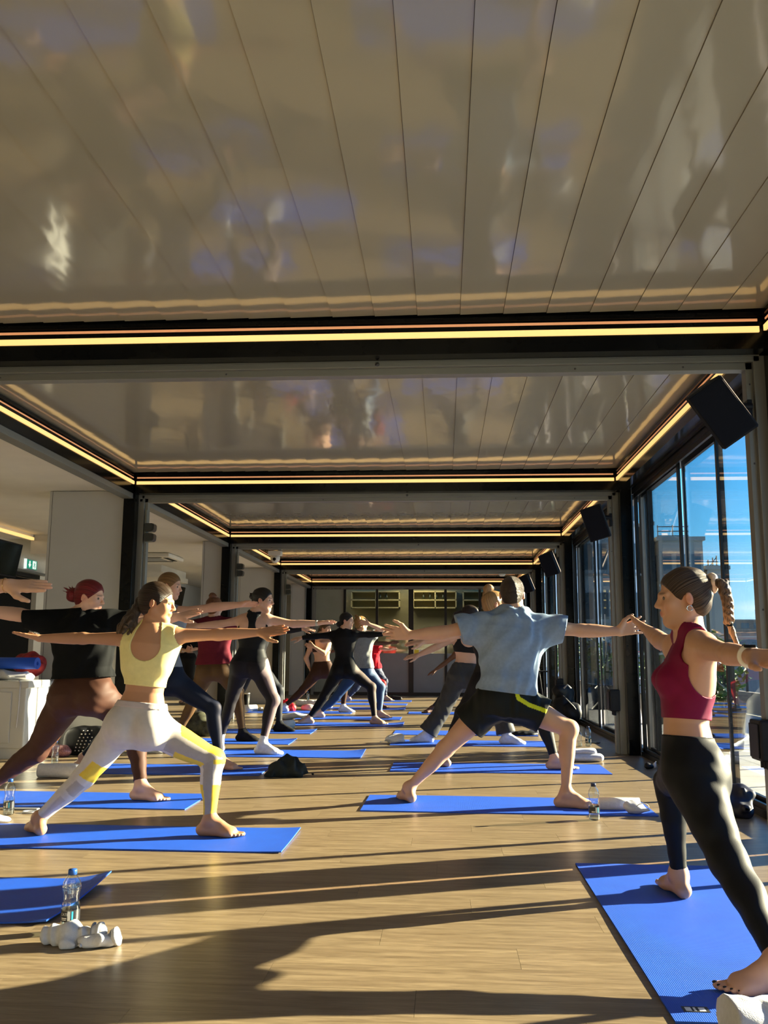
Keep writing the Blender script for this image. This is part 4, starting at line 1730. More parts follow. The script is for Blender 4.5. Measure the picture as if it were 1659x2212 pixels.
person('outstretched bare arm with thin bracelet reaching in at the left edge', s, .0052, FAIR, d_edge)

# -------- woman in navy leggings behind the yellow top
s = pose(7.70, 1.0, P=(352, 1470, .0), N=(357, 1316, .0), HC=(367, 1266, .0), KR=(460, 1530, .0), AR=(474, 1645, .0), KL=(252, 1562, .0), AL=(180, 1643, .0),
         SR=(390, 1325, .0), ER=(458, 1312, .0), WR=(519, 1306, .0), tipR=(562, 1304, .0),
         SL=(322, 1328, .0), EL=(255, 1334, .0), WL=(195, 1334, .0), tipL=(150, 1334, .0))
ext(s, toeR=(1, -.15, 0), toeL=(-.6, .8, 0), face=(.97, -.06, -.10), thR=(0, -.8, .5), thL=(0, .5, .5), head=.97)


def d_navy(B, o, h):
    leggings(B, o, h, (.010, .016, .034), waist=.24, ankle=.96)
    top(B, o, h, (.20, .22, .26), hem=.18, name='vest', arm=.07, arm_out=.02)
    k = B.hp(0, -.115, -.01)
    hair(B, o, h, (.20, .105, .038), knot=(0, -.11, .0), extra=chain([k, k + A3(-.03, -.01, -.08), k + A3(-.04, -.01, -.16)], [.024, .026, .01]))
    eyes(B, o)


person('blonde woman in grey vest and navy leggings behind the yellow top', s, .0068, (.60, .34, .23), d_navy)

# -------- woman in black racerback and black purple leggings
s = pose(9.02, 1.04, P=(540, 1440, .0), N=(551, 1327, .0), HC=(568, 1296, .0), KR=(590, 1512, -.05), AR=(567, 1592, -.1), KL=(502, 1503, .05), AL=(474, 1582, .1),
         SR=(574, 1337, .0), ER=(634, 1348, .0), WR=(689, 1346, .0), tipR=(731, 1342, .0),
         SL=(529, 1338, .0), EL=(478, 1348, .0), WL=(425, 1352, .0), tipL=(385, 1352, .0))
ext(s, toeR=(1, -.25, 0), toeL=(-.6, .8, 0), face=(.97, -.15, -.05), thR=(0, -.9, .3), thL=(0, .5, .5), spreadR=.3, thick=.95)


def sun_side_tone(dark, pale, off=.25):  # sunlight put into the colour: right leg paler on its sun side
    def f(v, B):
        c = np.tile(np.array(dark, float), (len(v), 1))
        for seg in ('thigh', 'shin'):
            t, e_, r = leg_uv(B, v, 'R', seg)
            w = (np.clip((-e_ - off) / .25 + .5, 0, 1) * ((r < .12) & (t > -.3) & (t < 1.05)))[:, None]
            c = c * (1 - w) + np.array(pale) * w
        return c
    return f


def d_tank(B, o, h):
    leggings(B, o, h, sun_side_tone((.016, .014, .018), (.17, .125, .13), .15), waist=.2, ankle=.95)
    top(B, o, h, (.010, .011, .013), hem=.08, name='racerback_top', arm=.085, arm_out=.012,
        extra=[lambda B: ell(B.tp(.80) - B.f1 * .10 + B.r1 * .085, (.05, .09, .09)), lambda B: ell(B.tp(.80) - B.f1 * .10 - B.r1 * .085, (.05, .09, .09))])
    for sd in 'RL':
        sock(B, o, h, (.80, .80, .80), sd, .80)
    k = B.hp(0, -.105, .03)
    ex = [ell(k, (.036, .038, .036), k=.008)]
    for i in range(5):
        d = nrm(A3(-.8 + .3 * i, .3 * (-1) ** i, .8 - .2 * i))
        ex += chain([k, k + d * .055], [.012, .004])
    hair(B, o, h, (.014, .011, .010), knot=(0, -.105, .03), extra=ex, wr=.002)
    eyes(B, o)
    ax = nrm(B.WR - B.ER)
    MB().tube([B.WR - ax * .035, B.WR - ax * .012], .0275, 14).build('watch_strap', mat('watch_strap_pale', (.55, .55, .45), rough=.5), o, smooth=True)


person('dark haired woman in black racerback top and white socks', s, .0075, (.62, .37, .26), d_tank)

# -------- bun woman, burgundy shirt
s = pose(10.22, 1.02, P=(463, 1448, .0), N=(462, 1340, .0), HC=(463, 1312, .0), KR=(512, 1495, .0), AR=(524, 1581, .0), KL=(420, 1510, .0), AL=(385, 1580, .0),
         SR=(492, 1349, .0), ER=(540, 1352, .1), WR=(590, 1352, .1), tipR=(624, 1352, .1),
         SL=(431, 1351, .0), EL=(380, 1356, .0), WL=(330, 1358, .0), tipL=(295, 1358, .0))
ext(s, toeR=(1, -.25, 0), toeL=(-.6, .8, 0), face=(.35, .93, 0), thick=1.06, thR=(0, .5, .5), thL=(0, .5, .5))


def d_burg(B, o, h):
    leggings(B, o, h, (.085, .044, .016), waist=.2, ankle=.93)
    tee(B, o, h, (.115, .012, .022), hem=.12, infl=.02, sleeve=.5, wr=.008)
    sock(B, o, h, (.010, .010, .012), 'R', .88)
    sock(B, o, h, (.010, .010, .012), 'L', .88)
    k = B.hp(0, -.04, .125)
    hair(B, o, h, (.16, .060, .024), knot=(0, -.04, .12), extra=[ell(k, (.045, .045, .04)), ell(k + A3(.02, 0, -.01), (.03, .03, .025))], wr=.003)


person('woman with top bun in burgundy shirt and brown leggings', s, .0085, (.60, .36, .25), d_burg)

# -------- woman with black sleeves and black socks, mostly hidden
s = pose(11.55, 1.0, P=(548, 1445, .0), N=(556, 1352, .0), HC=(562, 1328, .0), KR=(601, 1490, .0), AR=(603, 1566, .0), KL=(515, 1500, .0), AL=(480, 1566, .0),
         SR=(578, 1363, .0), ER=(615, 1362, .0), WR=(655, 1358, .0), tipR=(690, 1362, .0),
         SL=(532, 1364, .0), EL=(490, 1366, .0), WL=(450, 1368, .0), tipL=(420, 1368, .0))
ext(s, toeR=(1, -.2, 0), toeL=(-.6, .8, 0), face=(.93, -.3, 0), thR=(0, -.8, -.4), thL=(0, .5, .5))


def d_black2(B, o, h):
    leggings(B, o, h, (.012, .014, .020), ankle=.93)
    top(B, o, h, (.010, .010, .012), hem=.15, sleeves=1.93, name='long_sleeve_top')
    sock(B, o, h, (.012, .012, .014), 'R', .88)
    sock(B, o, h, (.012, .012, .014), 'L', .88)
    hair(B, o, h, (.03, .02, .012))


person('woman in black long sleeves half hidden behind the racerback top', s, .0095, FAIR, d_black2)

# -------- woman all in black, centre
s = pose(12.85, .98, P=(744, 1448, .0), N=(743, 1362, .0), HC=(749, 1341, .0), KR=(802, 1484, .0), AR=(809, 1550, .0), KL=(700, 1504, .0), AL=(668, 1549, .0),
         SR=(764, 1370, .0), ER=(797, 1371, .0), WR=(829, 1370, .0), tipR=(856, 1369, .0),
         SL=(722, 1372, .0), EL=(685, 1374, .0), WL=(651, 1378, .0), tipL=(622, 1382, .0))
ext(s, toeR=(1, -.3, 0), toeL=(-.85, -.2, 0), face=(.92, -.25, -.04), thR=(0, .5, .5), thL=(.2, -.8, -.5), head=.97)


def d_black(B, o, h):
    leggings(B, o, h, sun_side_tone((.008, .008, .009), (.11, .085, .075), .3), ankle=.93)
    top(B, o, h, (.007, .007, .008), hem=.1, sleeves=1.95, name='long_sleeve_top')
    k = B.hp(-.01, -.115, -.055)
    hair(B, o, h, (.010, .008, .008), knot=(0, -.11, -.05), extra=[ell(k, (.048, .048, .045))])
    eyes(B, o)


person('dark haired woman dressed all in black with low bun', s, .0095, (.60, .36, .24), d_black)

# -------- grey shirt, blue leggings, hand raised to her face
s = pose(14.1, 1.0, P=(780, 1450, .0), N=(780, 1368, .0), HC=(780, 1348, .0), KR=(823, 1484, .0), AR=(820, 1541, .0), KL=(728, 1504, .0), AL=(692, 1540, .0),
         SR=(797, 1374, .0), ER=(826, 1360, -.1), WR=(797, 1348, -.2), tipR=(780, 1344, -.2),
         SL=(762, 1374, .0), EL=(738, 1380, -.1), WL=(712, 1384, -.1), tipL=(690, 1386, -.1))
ext(s, toeR=(1, -.3, 0), toeL=(-.85, -.2, 0), face=(.8, .55, 0), thR=(0, 0, 1), thL=(0, .5, .5))


def d_grey(B, o, h):
    leggings(B, o, h, sun_side_tone((.018, .045, .12), (.09, .14, .24), .1), ankle=.92, waist=.15)
    tee(B, o, h, (.22, .23, .23), hem=.08, infl=.022, sleeve=.5, wr=.008)
    rg = random.Random(8)
    ex = []
    for i in range(10):
        p = B.hp(rg.uniform(-.05, .05), rg.uniform(-.09, .02), rg.uniform(.02, .12))
        ex.append(ell(p, (.032, .032, .032)))
    hair(B, o, h, (.30, .17, .06), knot=(0, -.05, .10), extra=ex, wr=.004)


person('curly blonde woman in grey shirt and blue leggings raising one hand', s, .0095, (.60, .36, .25), d_grey)

# -------- brown bra top, brown leggings
s = pose(15.45, 1.02, P=(697, 1450, .0), N=(693, 1374, .0), HC=(703, 1358, .0), KR=(745, 1478, .0), AR=(741, 1530, .0), KL=(655, 1490, .0), AL=(614, 1530, .0),
         SR=(709, 1386, .0), ER=(700, 1412, -.15), WR=(678, 1397, -.2), tipR=(664, 1394, -.2),
         SL=(675, 1388, .0), EL=(661, 1422, .0), WL=(668, 1441, .0), tipL=(672, 1452, .0))
ext(s, toeR=(1, -.25, 0), toeL=(-.9, -.1, 0), face=(.8, -.5, -.1), thR=(0, 0, 1), thL=(0, 1, .2))


def d_brown(B, o, h):
    leggings(B, o, h, (.045, .018, .010), ankle=.93, waist=.28)
    top(B, o, h, (.035, .014, .012), hem=.55, scoop=(.09, .6, .8), name='bra_top')
    sock(B, o, h, (.72, .72, .74), 'R', .85)
    sock(B, o, h, (.60, .60, .64), 'L', .85)
    k = B.hp(0, -.09, -.02)
    hair(B, o, h, (.10, .055, .022), knot=(0, -.08, .0), extra=chain([k, k + A3(-.03, -.02, -.10), k + A3(-.05, -.02, -.22)], [.05, .05, .03]))


person('long haired woman in brown bra top with one hand on hip', s, .010, (.58, .33, .21), d_brown)

# -------- dark skinned figure in red trousers behind
s = pose(16.65, 1.0, P=(775, 1448, .0), N=(776, 1378, .0), HC=(779, 1362, .0), KR=(826, 1476, .0), AR=(818, 1522, .0), KL=(740, 1490, .0), AL=(709, 1522, .0),
         SR=(793, 1388, .0), ER=(820, 1390, .0), WR=(843, 1389, .0), tipR=(862, 1387, .0),
         SL=(760, 1390, .0), EL=(735, 1402, .0), WL=(715, 1408, .0), tipL=(698, 1410, .0))
ext(s, toeR=(1, -.3, 0), toeL=(-.85, -.2, 0), face=(.95, -.2, 0), thR=(0, -.6, .5), thL=(0, .5, .5))


def d_redleg(B, o, h):
    leggings(B, o, h, (.35, .012, .018), ankle=.9, waist=.2, name='red_trousers')
    top(B, o, h, (.012, .012, .014), hem=.2, name='vest')
    sock(B, o, h, (.72, .72, .74), 'L', .85)
    hair(B, o, h, (.008, .007, .006))


person('person in red trousers hidden behind the woman in black', s, .0105, DARK, d_redleg)

# -------- red shirt at the back
s = pose(19.4, 1.0, P=(803, 1448, .0), N=(799, 1394, .0), HC=(800, 1381, .0), KR=(830, 1471, .0), AR=(832, 1505, .0), KL=(772, 1480, .0), AL=(752, 1507, .0),
         SR=(811, 1400, .0), ER=(829, 1402, -.1), WR=(842, 1403, -.1), tipR=(853, 1402, -.1),
         SL=(788, 1401, .0), EL=(768, 1403, .0), WL=(752, 1404, .0), tipL=(740, 1404, .0))
ext(s, toeR=(1, -.3, 0), toeL=(-.85, -.2, 0), face=(.9, -.4, 0), thR=(0, -.6, .5), thL=(0, .5, .5), thick=1.05)


def d_redtee(B, o, h):
    leggings(B, o, h, (.035, .045, .085), ankle=.93, waist=.2, off=.012, name='patterned_trousers', wr=.008)
    tee(B, o, h, (.62, .012, .025), hem=.05, infl=.028, sleeve=.6, wr=.01)
    hair(B, o, h, (.34, .26, .20), knot=(0, -.03, .1), wr=.003)


person('person in bright red shirt and dark patterned trousers at the back', s, .0115, (.60, .36, .26), d_redtee)

# -------- black bra top, grey flared trousers (right row)
s = pose(10.3, 1.02, P=(1006, 1464, .0), N=(1014, 1357, .0), HC=(1017, 1331, .0), KR=(1078, 1518, -.05), AR=(1094, 1596, -.1), KL=(958, 1530, .0), AL=(922, 1591, .0),
         SR=(1040, 1371, .0), ER=(1092, 1372, .0), WR=(1140, 1372, .0), tipR=(1172, 1372, .0),
         SL=(990, 1373, -.02), EL=(946, 1396, -.05), WL=(904, 1415, -.05), tipL=(869, 1422, -.05))
ext(s, toeR=(1, -.2, 0), toeL=(-.85, .2, 0), face=(.9, .2, 0), thR=(0, .5, .5), thL=(0, -.8, -.5))


def d_flare(B, o, h):
    flared(B, o, h, (.045, .046, .048), waist=.30)
    top(B, o, h, (.010, .010, .011), hem=.50, scoop=(.09, .6, .78), arm=.07, name='bra_top')
    sock(B, o, h, (.66, .68, .74), 'R', .75)
    sock(B, o, h, (.66, .68, .74), 'L', .75)
    k = B.hp(0, -.115, .03)
    hair(B, o, h, (.022, .013, .009), knot=(0, -.11, .03), extra=chain([k, k + A3(-.05, -.01, -.02), k + A3(-.07, -.01, -.10), k + A3(-.06, 0, -.17)], [.03, .034, .034, .012]))


person('ponytailed woman in black bra top and grey flared trousers', s, .0085, (.60, .36, .25), d_flare)

# -------- top knot woman behind the man
s = pose(8.1, 1.02, P=(1062, 1484, .0), N=(1062, 1342, .0), HC=(1068, 1306, .0), KR=(1172, 1548, .0), AR=(1198, 1644, -.1), KL=(1000, 1540, .0), AL=(958, 1612, .0),
         SR=(1092, 1354, .0), ER=(1155, 1362, .05), WR=(1215, 1366, .05), tipR=(1258, 1366, .05),
         SL=(1032, 1358, .0), EL=(972, 1376, .0), WL=(915, 1386, .0), tipL=(880, 1390, .0))
ext(s, toeR=(1, -.15, 0), toeL=(-.7, .6, 0), face=(.93, .2, 0), thR=(0, .5, .5), thL=(0, -.8, -.4))


def d_knot(B, o, h):
    leggings(B, o, h, (.010, .010, .013), ankle=.90, waist=.25)
    top(B, o, h, (.014, .013, .014), hem=.22, name='vest')
    k = B.hp(0, -.05, .135)
    hair(B, o, h, (.34, .19, .075), knot=(0, -.05, .13), extra=[ell(k, (.048, .042, .040)), ell(k + A3(.0, -.02, .02), (.028, .02, .02))] +
         chain([k - A3(.02, 0, .05), k], [.035, .03]), wr=.002)
    MB().tube([k - A3(.035, 0, .04), k - A3(-.02, 0, .028)], .018, 10).build('hair_band', mat('cream_satin', (.72, .56, .44)), o, smooth=True)


person('blonde woman with top knot in black behind the man', s, .0075, FAIR, d_knot)

# -------- dark skinned figure behind the flared trousers
s = pose(15.45, 1.0, P=(1002, 1455, .0), N=(1004, 1386, .0), HC=(1006, 1370, .0), KR=(1048, 1490, .0), AR=(1052, 1532, .0), KL=(965, 1500, .0), AL=(934, 1532, .0),
         SR=(1022, 1396, .0), ER=(1050, 1398, .0), WR=(1076, 1400, .0), tipR=(1096, 1400, .0),
         SL=(987, 1412, .0), EL=(962, 1432, .0), WL=(941, 1447, .0), tipL=(926, 1456, .0))
ext(s, toeR=(1, -.3, 0), toeL=(-.8, -.5, 0), face=(.95, .2, 0), thR=(0, .5, .5), thL=(0, -.8, -.3))


def d_dark2(B, o, h):
    leggings(B, o, h, (.02, .02, .022), ankle=.9)
    top(B, o, h, (.014, .013, .014), hem=.2, name='vest')
    hair(B, o, h, (.01, .008, .007))


person('dark skinned person lowering one arm behind the grey flared trousers', s, .0105, DARK, d_dark2)

# -------- onlooker in black standing in the side room
s = pose(18.0, .97, P=(402, 1424, .0), N=(404, 1371, .0), HC=(405, 1353, .0), KR=(396, 1470, .0), AR=(396, 1508, .0), KL=(410, 1470, .0), AL=(411, 1508, .0),
         SR=(388, 1379, .0), ER=(386, 1400, .0), WR=(402, 1406, -.18), tipR=(414, 1402, -.25),
         SL=(421, 1379, .0), EL=(425, 1400, .0), WL=(416, 1404, -.18), tipL=(408, 1400, -.25))
for k_ in ('AR', 'AL'):
    s[k_][2] = .09
for k_ in ('KR', 'KL'):
    s[k_][2] = .47
s['P'][2] = .86
ext(s, right=(-1, 0, 0), toeR=(-.1, -1, 0), toeL=(.1, -1, 0), face=(.1, -1, 0), thR=(0, 0, 1), thL=(0, 0, 1))


def d_staff(B, o, h):
    leggings(B, o, h, (.010, .010, .011), ankle=.97, off=.015, name='trousers')
    tee(B, o, h, (.010, .010, .011), hem=.0, infl=.022, sleeve=.95, name='sweatshirt')
    hair(B, o, h, (.012, .009, .008), extra=chain([B.hp(0, -.06, 0), B.hp(0, -.08, -.12)], [.07, .06]))
    MB().box(-.05, .05, -.003, .003, -.012, .012, M=Matrix.Translation(Vector(B.tp(.30) + B.f1 * .135))).build('chest_print', mat('white_print', (.8, .8, .8)), o)


person('onlooker dressed in black standing in the side room', s, .011, FAIR, d_staff)
# ------------------------------------------------------------------ mats
def gnd(u, v, z=0.0):
    d = CF + CR * (u - 829.5) / F_PX - CU * (v - 1106) / F_PX
    return np.array([0, 0, CAM_H]) + d * ((z - CAM_H) / d[2])


def mat_material():
    m, n, l, b = nt('ribbed_blue_mat')
    b.inputs['Roughness'].default_value = .55
    b.inputs['Specular IOR Level'].default_value = .5
    tc = n.new('ShaderNodeTexCoord')
    tn = n.new('ShaderNodeTexNoise')
    tn.inputs['Scale'].default_value = 9
    tn.inputs['Detail'].default_value = 4
    l.new(tc.outputs['Object'], tn.inputs['Vector'])
    cr = n.new('ShaderNodeValToRGB')
    cr.color_ramp.elements[0].color = (.001, .062, .46, 1)
    cr.color_ramp.elements[1].color = (.002, .088, .60, 1)
    l.new(tn.outputs['Fac'], cr.inputs[0])
    l.new(cr.outputs[0], b.inputs['Base Color'])
    w1 = n.new('ShaderNodeTexWave')
    w1.inputs['Scale'].default_value = 55
    w1.bands_direction = 'X'
    w2 = n.new('ShaderNodeTexWave')
    w2.inputs['Scale'].default_value = 55
    w2.bands_direction = 'Y'
    l.new(tc.outputs['Object'], w1.inputs['Vector'])
    l.new(tc.outputs['Object'], w2.inputs['Vector'])
    mx = n.new('ShaderNodeMath')
    mx.operation = 'MULTIPLY'
    l.new(w1.outputs['Fac'], mx.inputs[0])
    l.new(w2.outputs['Fac'], mx.inputs[1])
    bp = n.new('ShaderNodeBump')
    bp.inputs['Strength'].default_value = .55
    bp.inputs['Distance'].default_value = .0016
    l.new(mx.outputs[0], bp.inputs['Height'])
    l.new(bp.outputs[0], b.inputs['Normal'])
    return m


m_mat = mat_material()


def yoga_mat(label, xr, y0, y1, length=1.74, rz=0.0, lift=(0, 0), group='blue yoga mats'):
    """mat lying along X with its right end at xr; lift raises the far and near right corners"""
    L, W, T = length, min(max(y1 - y0, .58), .64), .006
    nx, ny = 30, 8
    mb = MB()
    vs_ = [[], []]
    for s_ in (0, 1):
        for j in range(ny + 1):
            for i in range(nx + 1):
                u, v = i / nx, j / ny
                x, y = (u - 1) * L, (v - .5) * W
                e_ = max(0, (x + .22) / .22)
                lf = lift[0] * max(0, v - .35) / .65 + lift[1] * max(0, .65 - v) / .65
                z = lf * e_ ** 2 + .0025 * (1 + math.sin(x * 5 + y * 4)) * (0 if s_ == 0 and e_ == 0 else 0.3)
                vs_[s_].append(mb.bm.verts.new((x, y, z + T * s_ + .0003)))
    ix = lambda i, j: j * (nx + 1) + i
    for j in range(ny):
        for i in range(nx):
            mb.bm.faces.new([vs_[1][k] for k in (ix(i, j), ix(i + 1, j), ix(i + 1, j + 1), ix(i, j + 1))])
            mb.bm.faces.new([vs_[0][k] for k in (ix(i, j + 1), ix(i + 1, j + 1), ix(i + 1, j), ix(i, j))])
    for i in range(nx):
        for j, fl in ((0, 0), (ny, 1)):
            q = [vs_[0][ix(i, j)], vs_[0][ix(i + 1, j)], vs_[1][ix(i + 1, j)], vs_[1][ix(i, j)]]
            mb.bm.faces.new(q if not fl else q[::-1])
    for j in range(ny):
        for i, fl in ((0, 1), (nx, 0)):
            q = [vs_[0][ix(i, j)], vs_[0][ix(i, j + 1)], vs_[1][ix(i, j + 1)], vs_[1][ix(i, j)]]
            mb.bm.faces.new(q if not fl else q[::-1])
    o = mb.build('yoga_mat', m_mat, None, loc=(xr, (y0 + y1) / 2, 0), rot=(0, 0, rz))
    return tag(o, label, 'yoga mat', group)


yoga_mat('empty blue yoga mat cut off by the left edge beside the socks', -1.41, 3.33, 3.97, lift=(.035, .012))
yoga_mat('blue yoga mat under the woman in the yellow crop top', -.79, 4.57, 5.18, lift=(.006, .004))
yoga_mat('blue yoga mat under the red haired woman', -1.60, 5.75, 6.37)
yoga_mat('blue yoga mat under the blonde woman in navy leggings', -1.47, 7.38, 8.0, lift=(.01, 0))
yoga_mat('blue yoga mat under the woman in white socks and racerback top', -.78, 8.68, 9.32, lift=(.02, 0))
yoga_mat('blue yoga mat under the woman in the burgundy shirt', -1.66, 9.9, 10.5, lift=(.01, 0))
yoga_mat('blue yoga mat under the half hidden woman with black socks', -1.62, 11.24, 11.86, lift=(.01, 0))
yoga_mat('blue yoga mat under the woman dressed all in black', -.56, 12.5, 13.13, lift=(.02, .01))
yoga_mat('blue yoga mat under the woman in grey shirt', -.65, 13.8, 14.42)
yoga_mat('blue yoga mat under the woman in brown bra top', -1.52, 15.1, 15.74)
yoga_mat('blue yoga mat under the person in red trousers', -.69, 16.3, 16.95, lift=(.02, .01))
yoga_mat('blue yoga mat second from the back wall in the left row', -.72, 17.8, 18.42)
yoga_mat('blue yoga mat under the person in bright red shirt', -.68, 19.1, 19.75)
yoga_mat('blue yoga mat under the man in running shorts', 1.285, 5.78, 6.42, 1.80, -.012)
yoga_mat('blue yoga mat under the blonde woman with the top knot', 1.36, 7.74, 8.38, 1.81)
yoga_mat('blue yoga mat under the grey flared trousers', 1.10, 9.95, 10.58, 1.68)
yoga_mat('blue yoga mat just behind the grey flared trousers', 1.12, 11.25, 11.88)
yoga_mat('blue yoga mat furthest back in the right row', 1.15, 15.15, 15.78)
o = yoga_mat('blue yoga mat lying lengthways under the woman in maroon tank top', .90, 3.22, 3.83, 1.84, math.pi / 2)
o.location = (.905, 4.45, 0)
o_mat_near = o
# printed mark near its corner
mk = MB().box(-1.775, -1.735, .045 + .15, .115 + .15, .0068, .0072).build('printed_mark', mat('mark_black', (.01, .01, .012), rough=.5), o_mat_near)
for i, (a, b2) in enumerate(((.205, .222), (.230, .236), (.242, .258))):
    MB().box(-1.768, -1.742, a, b2, .0072, .0075).build('mark_stroke', mat('mark_white', (.75, .75, .75), rough=.5), o_mat_near)

# ------------------------------------------------------------------ water bottles
m_pet = glass_mat('clear_plastic', tint=(.93, .96, .96), ior=1.5, gain=4.0)
m_water = glass_mat('bottled_water', tint=(.86, .92, .94), ior=1.33, gain=1.0)
m_cap_blue = mat('blue_cap', (.008, .07, .33), rough=.4)
m_cap_dark = mat('dark_blue_cap', (.008, .02, .07), rough=.4)
m_lab = mat('bottle_label', (.014, .015, .02), rough=.35)
m_lab_w = mat('label_white', (.75, .74, .68), rough=.4)
m_lab_c = mat('label_cyan', (.03, .33, .5), rough=.4)
BOT = [(0, .004), (.014, .003), (.026, .0), (.0305, .004), (.0315, .012), (.0315, .070), (.0325, .080), (.0305, .090), (.0268, .104), (.0262, .116),
       (.0285, .130), (.0315, .142), (.0318, .150), (.029, .165), (.022, .178), (.0145, .188), (.0125, .191), (.0125, .196)]


def ridged(p):
    out = []
    for i in range(len(p) - 1):
        (r0, z0), (r1, z1) = p[i], p[i + 1]
        n = 4 if .085 < z0 < .17 else 1
        for k in range(n):
            t = k / n
            z = z0 + (z1 - z0) * t
            out.append((r0 + (r1 - r0) * t + (.0008 * math.sin(z * 900) if .085 < z < .165 else 0), z))
    return out + [p[-1]]


def text_mesh(txt, size):
    cu = bpy.data.curves.new('txt', 'FONT')
    cu.body = txt
    cu.size = size
    ob = bpy.data.objects.new('txt', cu)
    COL.objects.link(ob)
    dg = bpy.context.evaluated_depsgraph_get()
    me = bpy.data.meshes.new_from_object(ob.evaluated_get(dg))
    bpy.data.objects.remove(ob)
    return me


bot_me = MB().lathe(ridged(BOT), 28).mesh('bottle_body', m_pet, True)
cap_me = MB().lathe([(.0125, .190), (.0150, .190), (.0150, .2045), (.0140, .207), (0, .2075)], 24).mesh('cap', m_cap_blue, True)
cap_me2 = MB().lathe([(.0125, .190), (.0150, .190), (.0150, .2045), (.0140, .207), (0, .2075)], 24).mesh('cap', m_cap_dark, True)
wat_me = MB().lathe([(0, .005), (.028, .006), (.0298, .014), (.0298, .052), (0, .052)], 24).mesh('water', m_water, True)
lab_me = MB().lathe([(.0319, .040), (.0319, .078)], 28).mesh('label_wrap', m_lab, True)


def bottle(label, x, y, z=0.0, rot=0.0, cap=None, h=1.0, lab=True, txt=None, water=True):
    t = thing('water_bottle', label, 'bottle', (x, y, z), rot, 'water bottles')
    t.scale = (h, h, h)
    inst('bottle_body', bot_me, t)
    inst('cap', cap or cap_me, t)
    if water:
        inst('water', wat_me, t)
    if lab:
        w_ = inst('label_wrap', lab_me, t)
        for a0, a1, z0, z1, m in ((-1.75, -1.45, .044, .074, m_lab_w), (-1.35, -1.15, .044, .074, m_lab_c), (-2.5, -1.85, .050, .053, m_lab_w), (-2.5, -1.9, .045, .0475, m_lab_w)):
            mb = MB()
            n = 6
            r_ = .0322
            pts = []
            for zz in (z0, z1):
                for i in range(n + 1):
                    a = a0 + (a1 - a0) * i / n
                    pts.append((r_ * math.cos(a), r_ * math.sin(a), zz))
            mb.poly(pts, [(i, i + 1, n + 2 + i, n + 1 + i) for i in range(n)])
            mb.build('label_panel', m, w_)
        if txt:
            me = text_mesh(txt, .0125)
            for v in me.vertices:
                a = -2.62 + v.co.x / .0323
                v.co = Vector((.0323 * math.cos(a), .0323 * math.sin(a), .060 + v.co.y))
            me.materials.append(m_lab_w)
            inst('label_lettering', me, w_)
    return t


p = gnd(150, 2013)
bottle('blue capped water bottle behind the white socks in the foreground', p[0], p[1], rot=.25, txt='CATE')
p = gnd(18, 1760)
bottle('blue capped water bottle at the left edge between two mats', p[0], p[1], rot=.1)
p = gnd(118, 1652)
bottle('blue capped water bottle behind the rolled towel near the dark bag', p[0], p[1], lab=False)
p = gnd(1284, 1771)
bottle("dark capped water bottle by the man's front foot", p[0], p[1], cap=cap_me2, rot=.3)
p = gnd(1271, 1612)
bottle('clear water bottle standing behind the folded white towels', p[0], p[1], cap=cap_me2, rot=-.2)
p = gnd(1253, 1612)
bottle('half hidden water bottle beside the folded white towels', p[0], p[1], cap=cap_me2, h=.72, lab=False)
p = gnd(671, 1514)
bottle('small water bottle among the towels near the back wall', p[0], p[1] - .4, lab=True, h=1.0)
p = gnd(632, 1533)
bottle('water bottle standing by the red bag', p[0], p[1] - .25, lab=False, h=1.05)

# ------------------------------------------------------------------ towels, socks, clothes on the floor
m_towel = mat('white_terry', (.66, .65, .63), rough=.95, spec=.1, noise=.06, nscale=60, bump=.5, bscale=260, sheen=.3)
m_towel2 = mat('cool_white_terry', (.60, .61, .65), rough=.95, spec=.1, noise=.06, nscale=60, bump=.5, bscale=260, sheen=.3)
m_sock = mat('white_sock_knit', (.58, .58, .61), rough=.9, spec=.15, noise=.05, nscale=80, bump=.3, bscale=300)
m_sock_grey = mat('grey_print', (.28, .28, .30), rough=.9)
m_navy_cloth = mat('dark_fleece', (.006, .013, .018), rough=.9, noise=.3, nscale=20, bump=.3, bscale=120)
m_black_cloth = mat('black_nylon', (.007, .008, .010), rough=.55, spec=.25, noise=.25, nscale=25, bump=.2, bscale=90)


def blob(name, label, cat, prims, m, h=.006, wr=.004, waves=(35, 60, 90), seed=1, floor_z=0.001, group=None, parent=None, cuts=(), sm=2):
    F = Field(prims, h)
    if wr:
        F.wrinkle(wr, waves, seed)
    F.plane(A3(0, 0, floor_z), A3(0, 0, -1))
    for (pt, n_) in cuts:
        F.plane(pt, n_)
    v, q = F.mesh(sm)
    o = mesh_obj(name, v, q, m, parent)
    if parent is None:
        tag(o, label, cat, group)
    return o


def spiral_roll(name, label, cat, length, r0, r1, turns, thick, m, loc, rz, smooth=True, group=None, squash=1.0):
    """cloth or mat rolled up: a real spiral strip with its ends open, lying along local X"""
    n = int(turns * 26)
    mb = MB()
    rows = []
    for i in range(n + 1):
        t = i / n
        a = turns * 2 * math.pi * t
        r = r0 + (r1 - r0) * t
        rows.append([mb.bm.verts.new((x, math.cos(a) * rr, r1 * squash + math.sin(a) * rr * squash)) for x in (-length / 2, length / 2) for rr in (r - thick / 2, r + thick / 2)])
    for a, b2 in zip(rows[:-1], rows[1:]):
        for q in ((0, 1), (1, 3), (3, 2), (2, 0)):
            fq = mb.bm.faces.new((a[q[0]], a[q[1]], b2[q[1]], b2[q[0]]))
            fq.smooth = q in ((1, 3), (2, 0))
    mb.bm.faces.new(rows[0][:2] + [rows[0][3], rows[0][2]])
    mb.bm.faces.new(rows[-1][:2] + [rows[-1][3], rows[-1][2]])
    o = mb.build(name, m, None, smooth=False, loc=loc, rot=(0, 0, rz))
    return tag(o, label, cat, group)


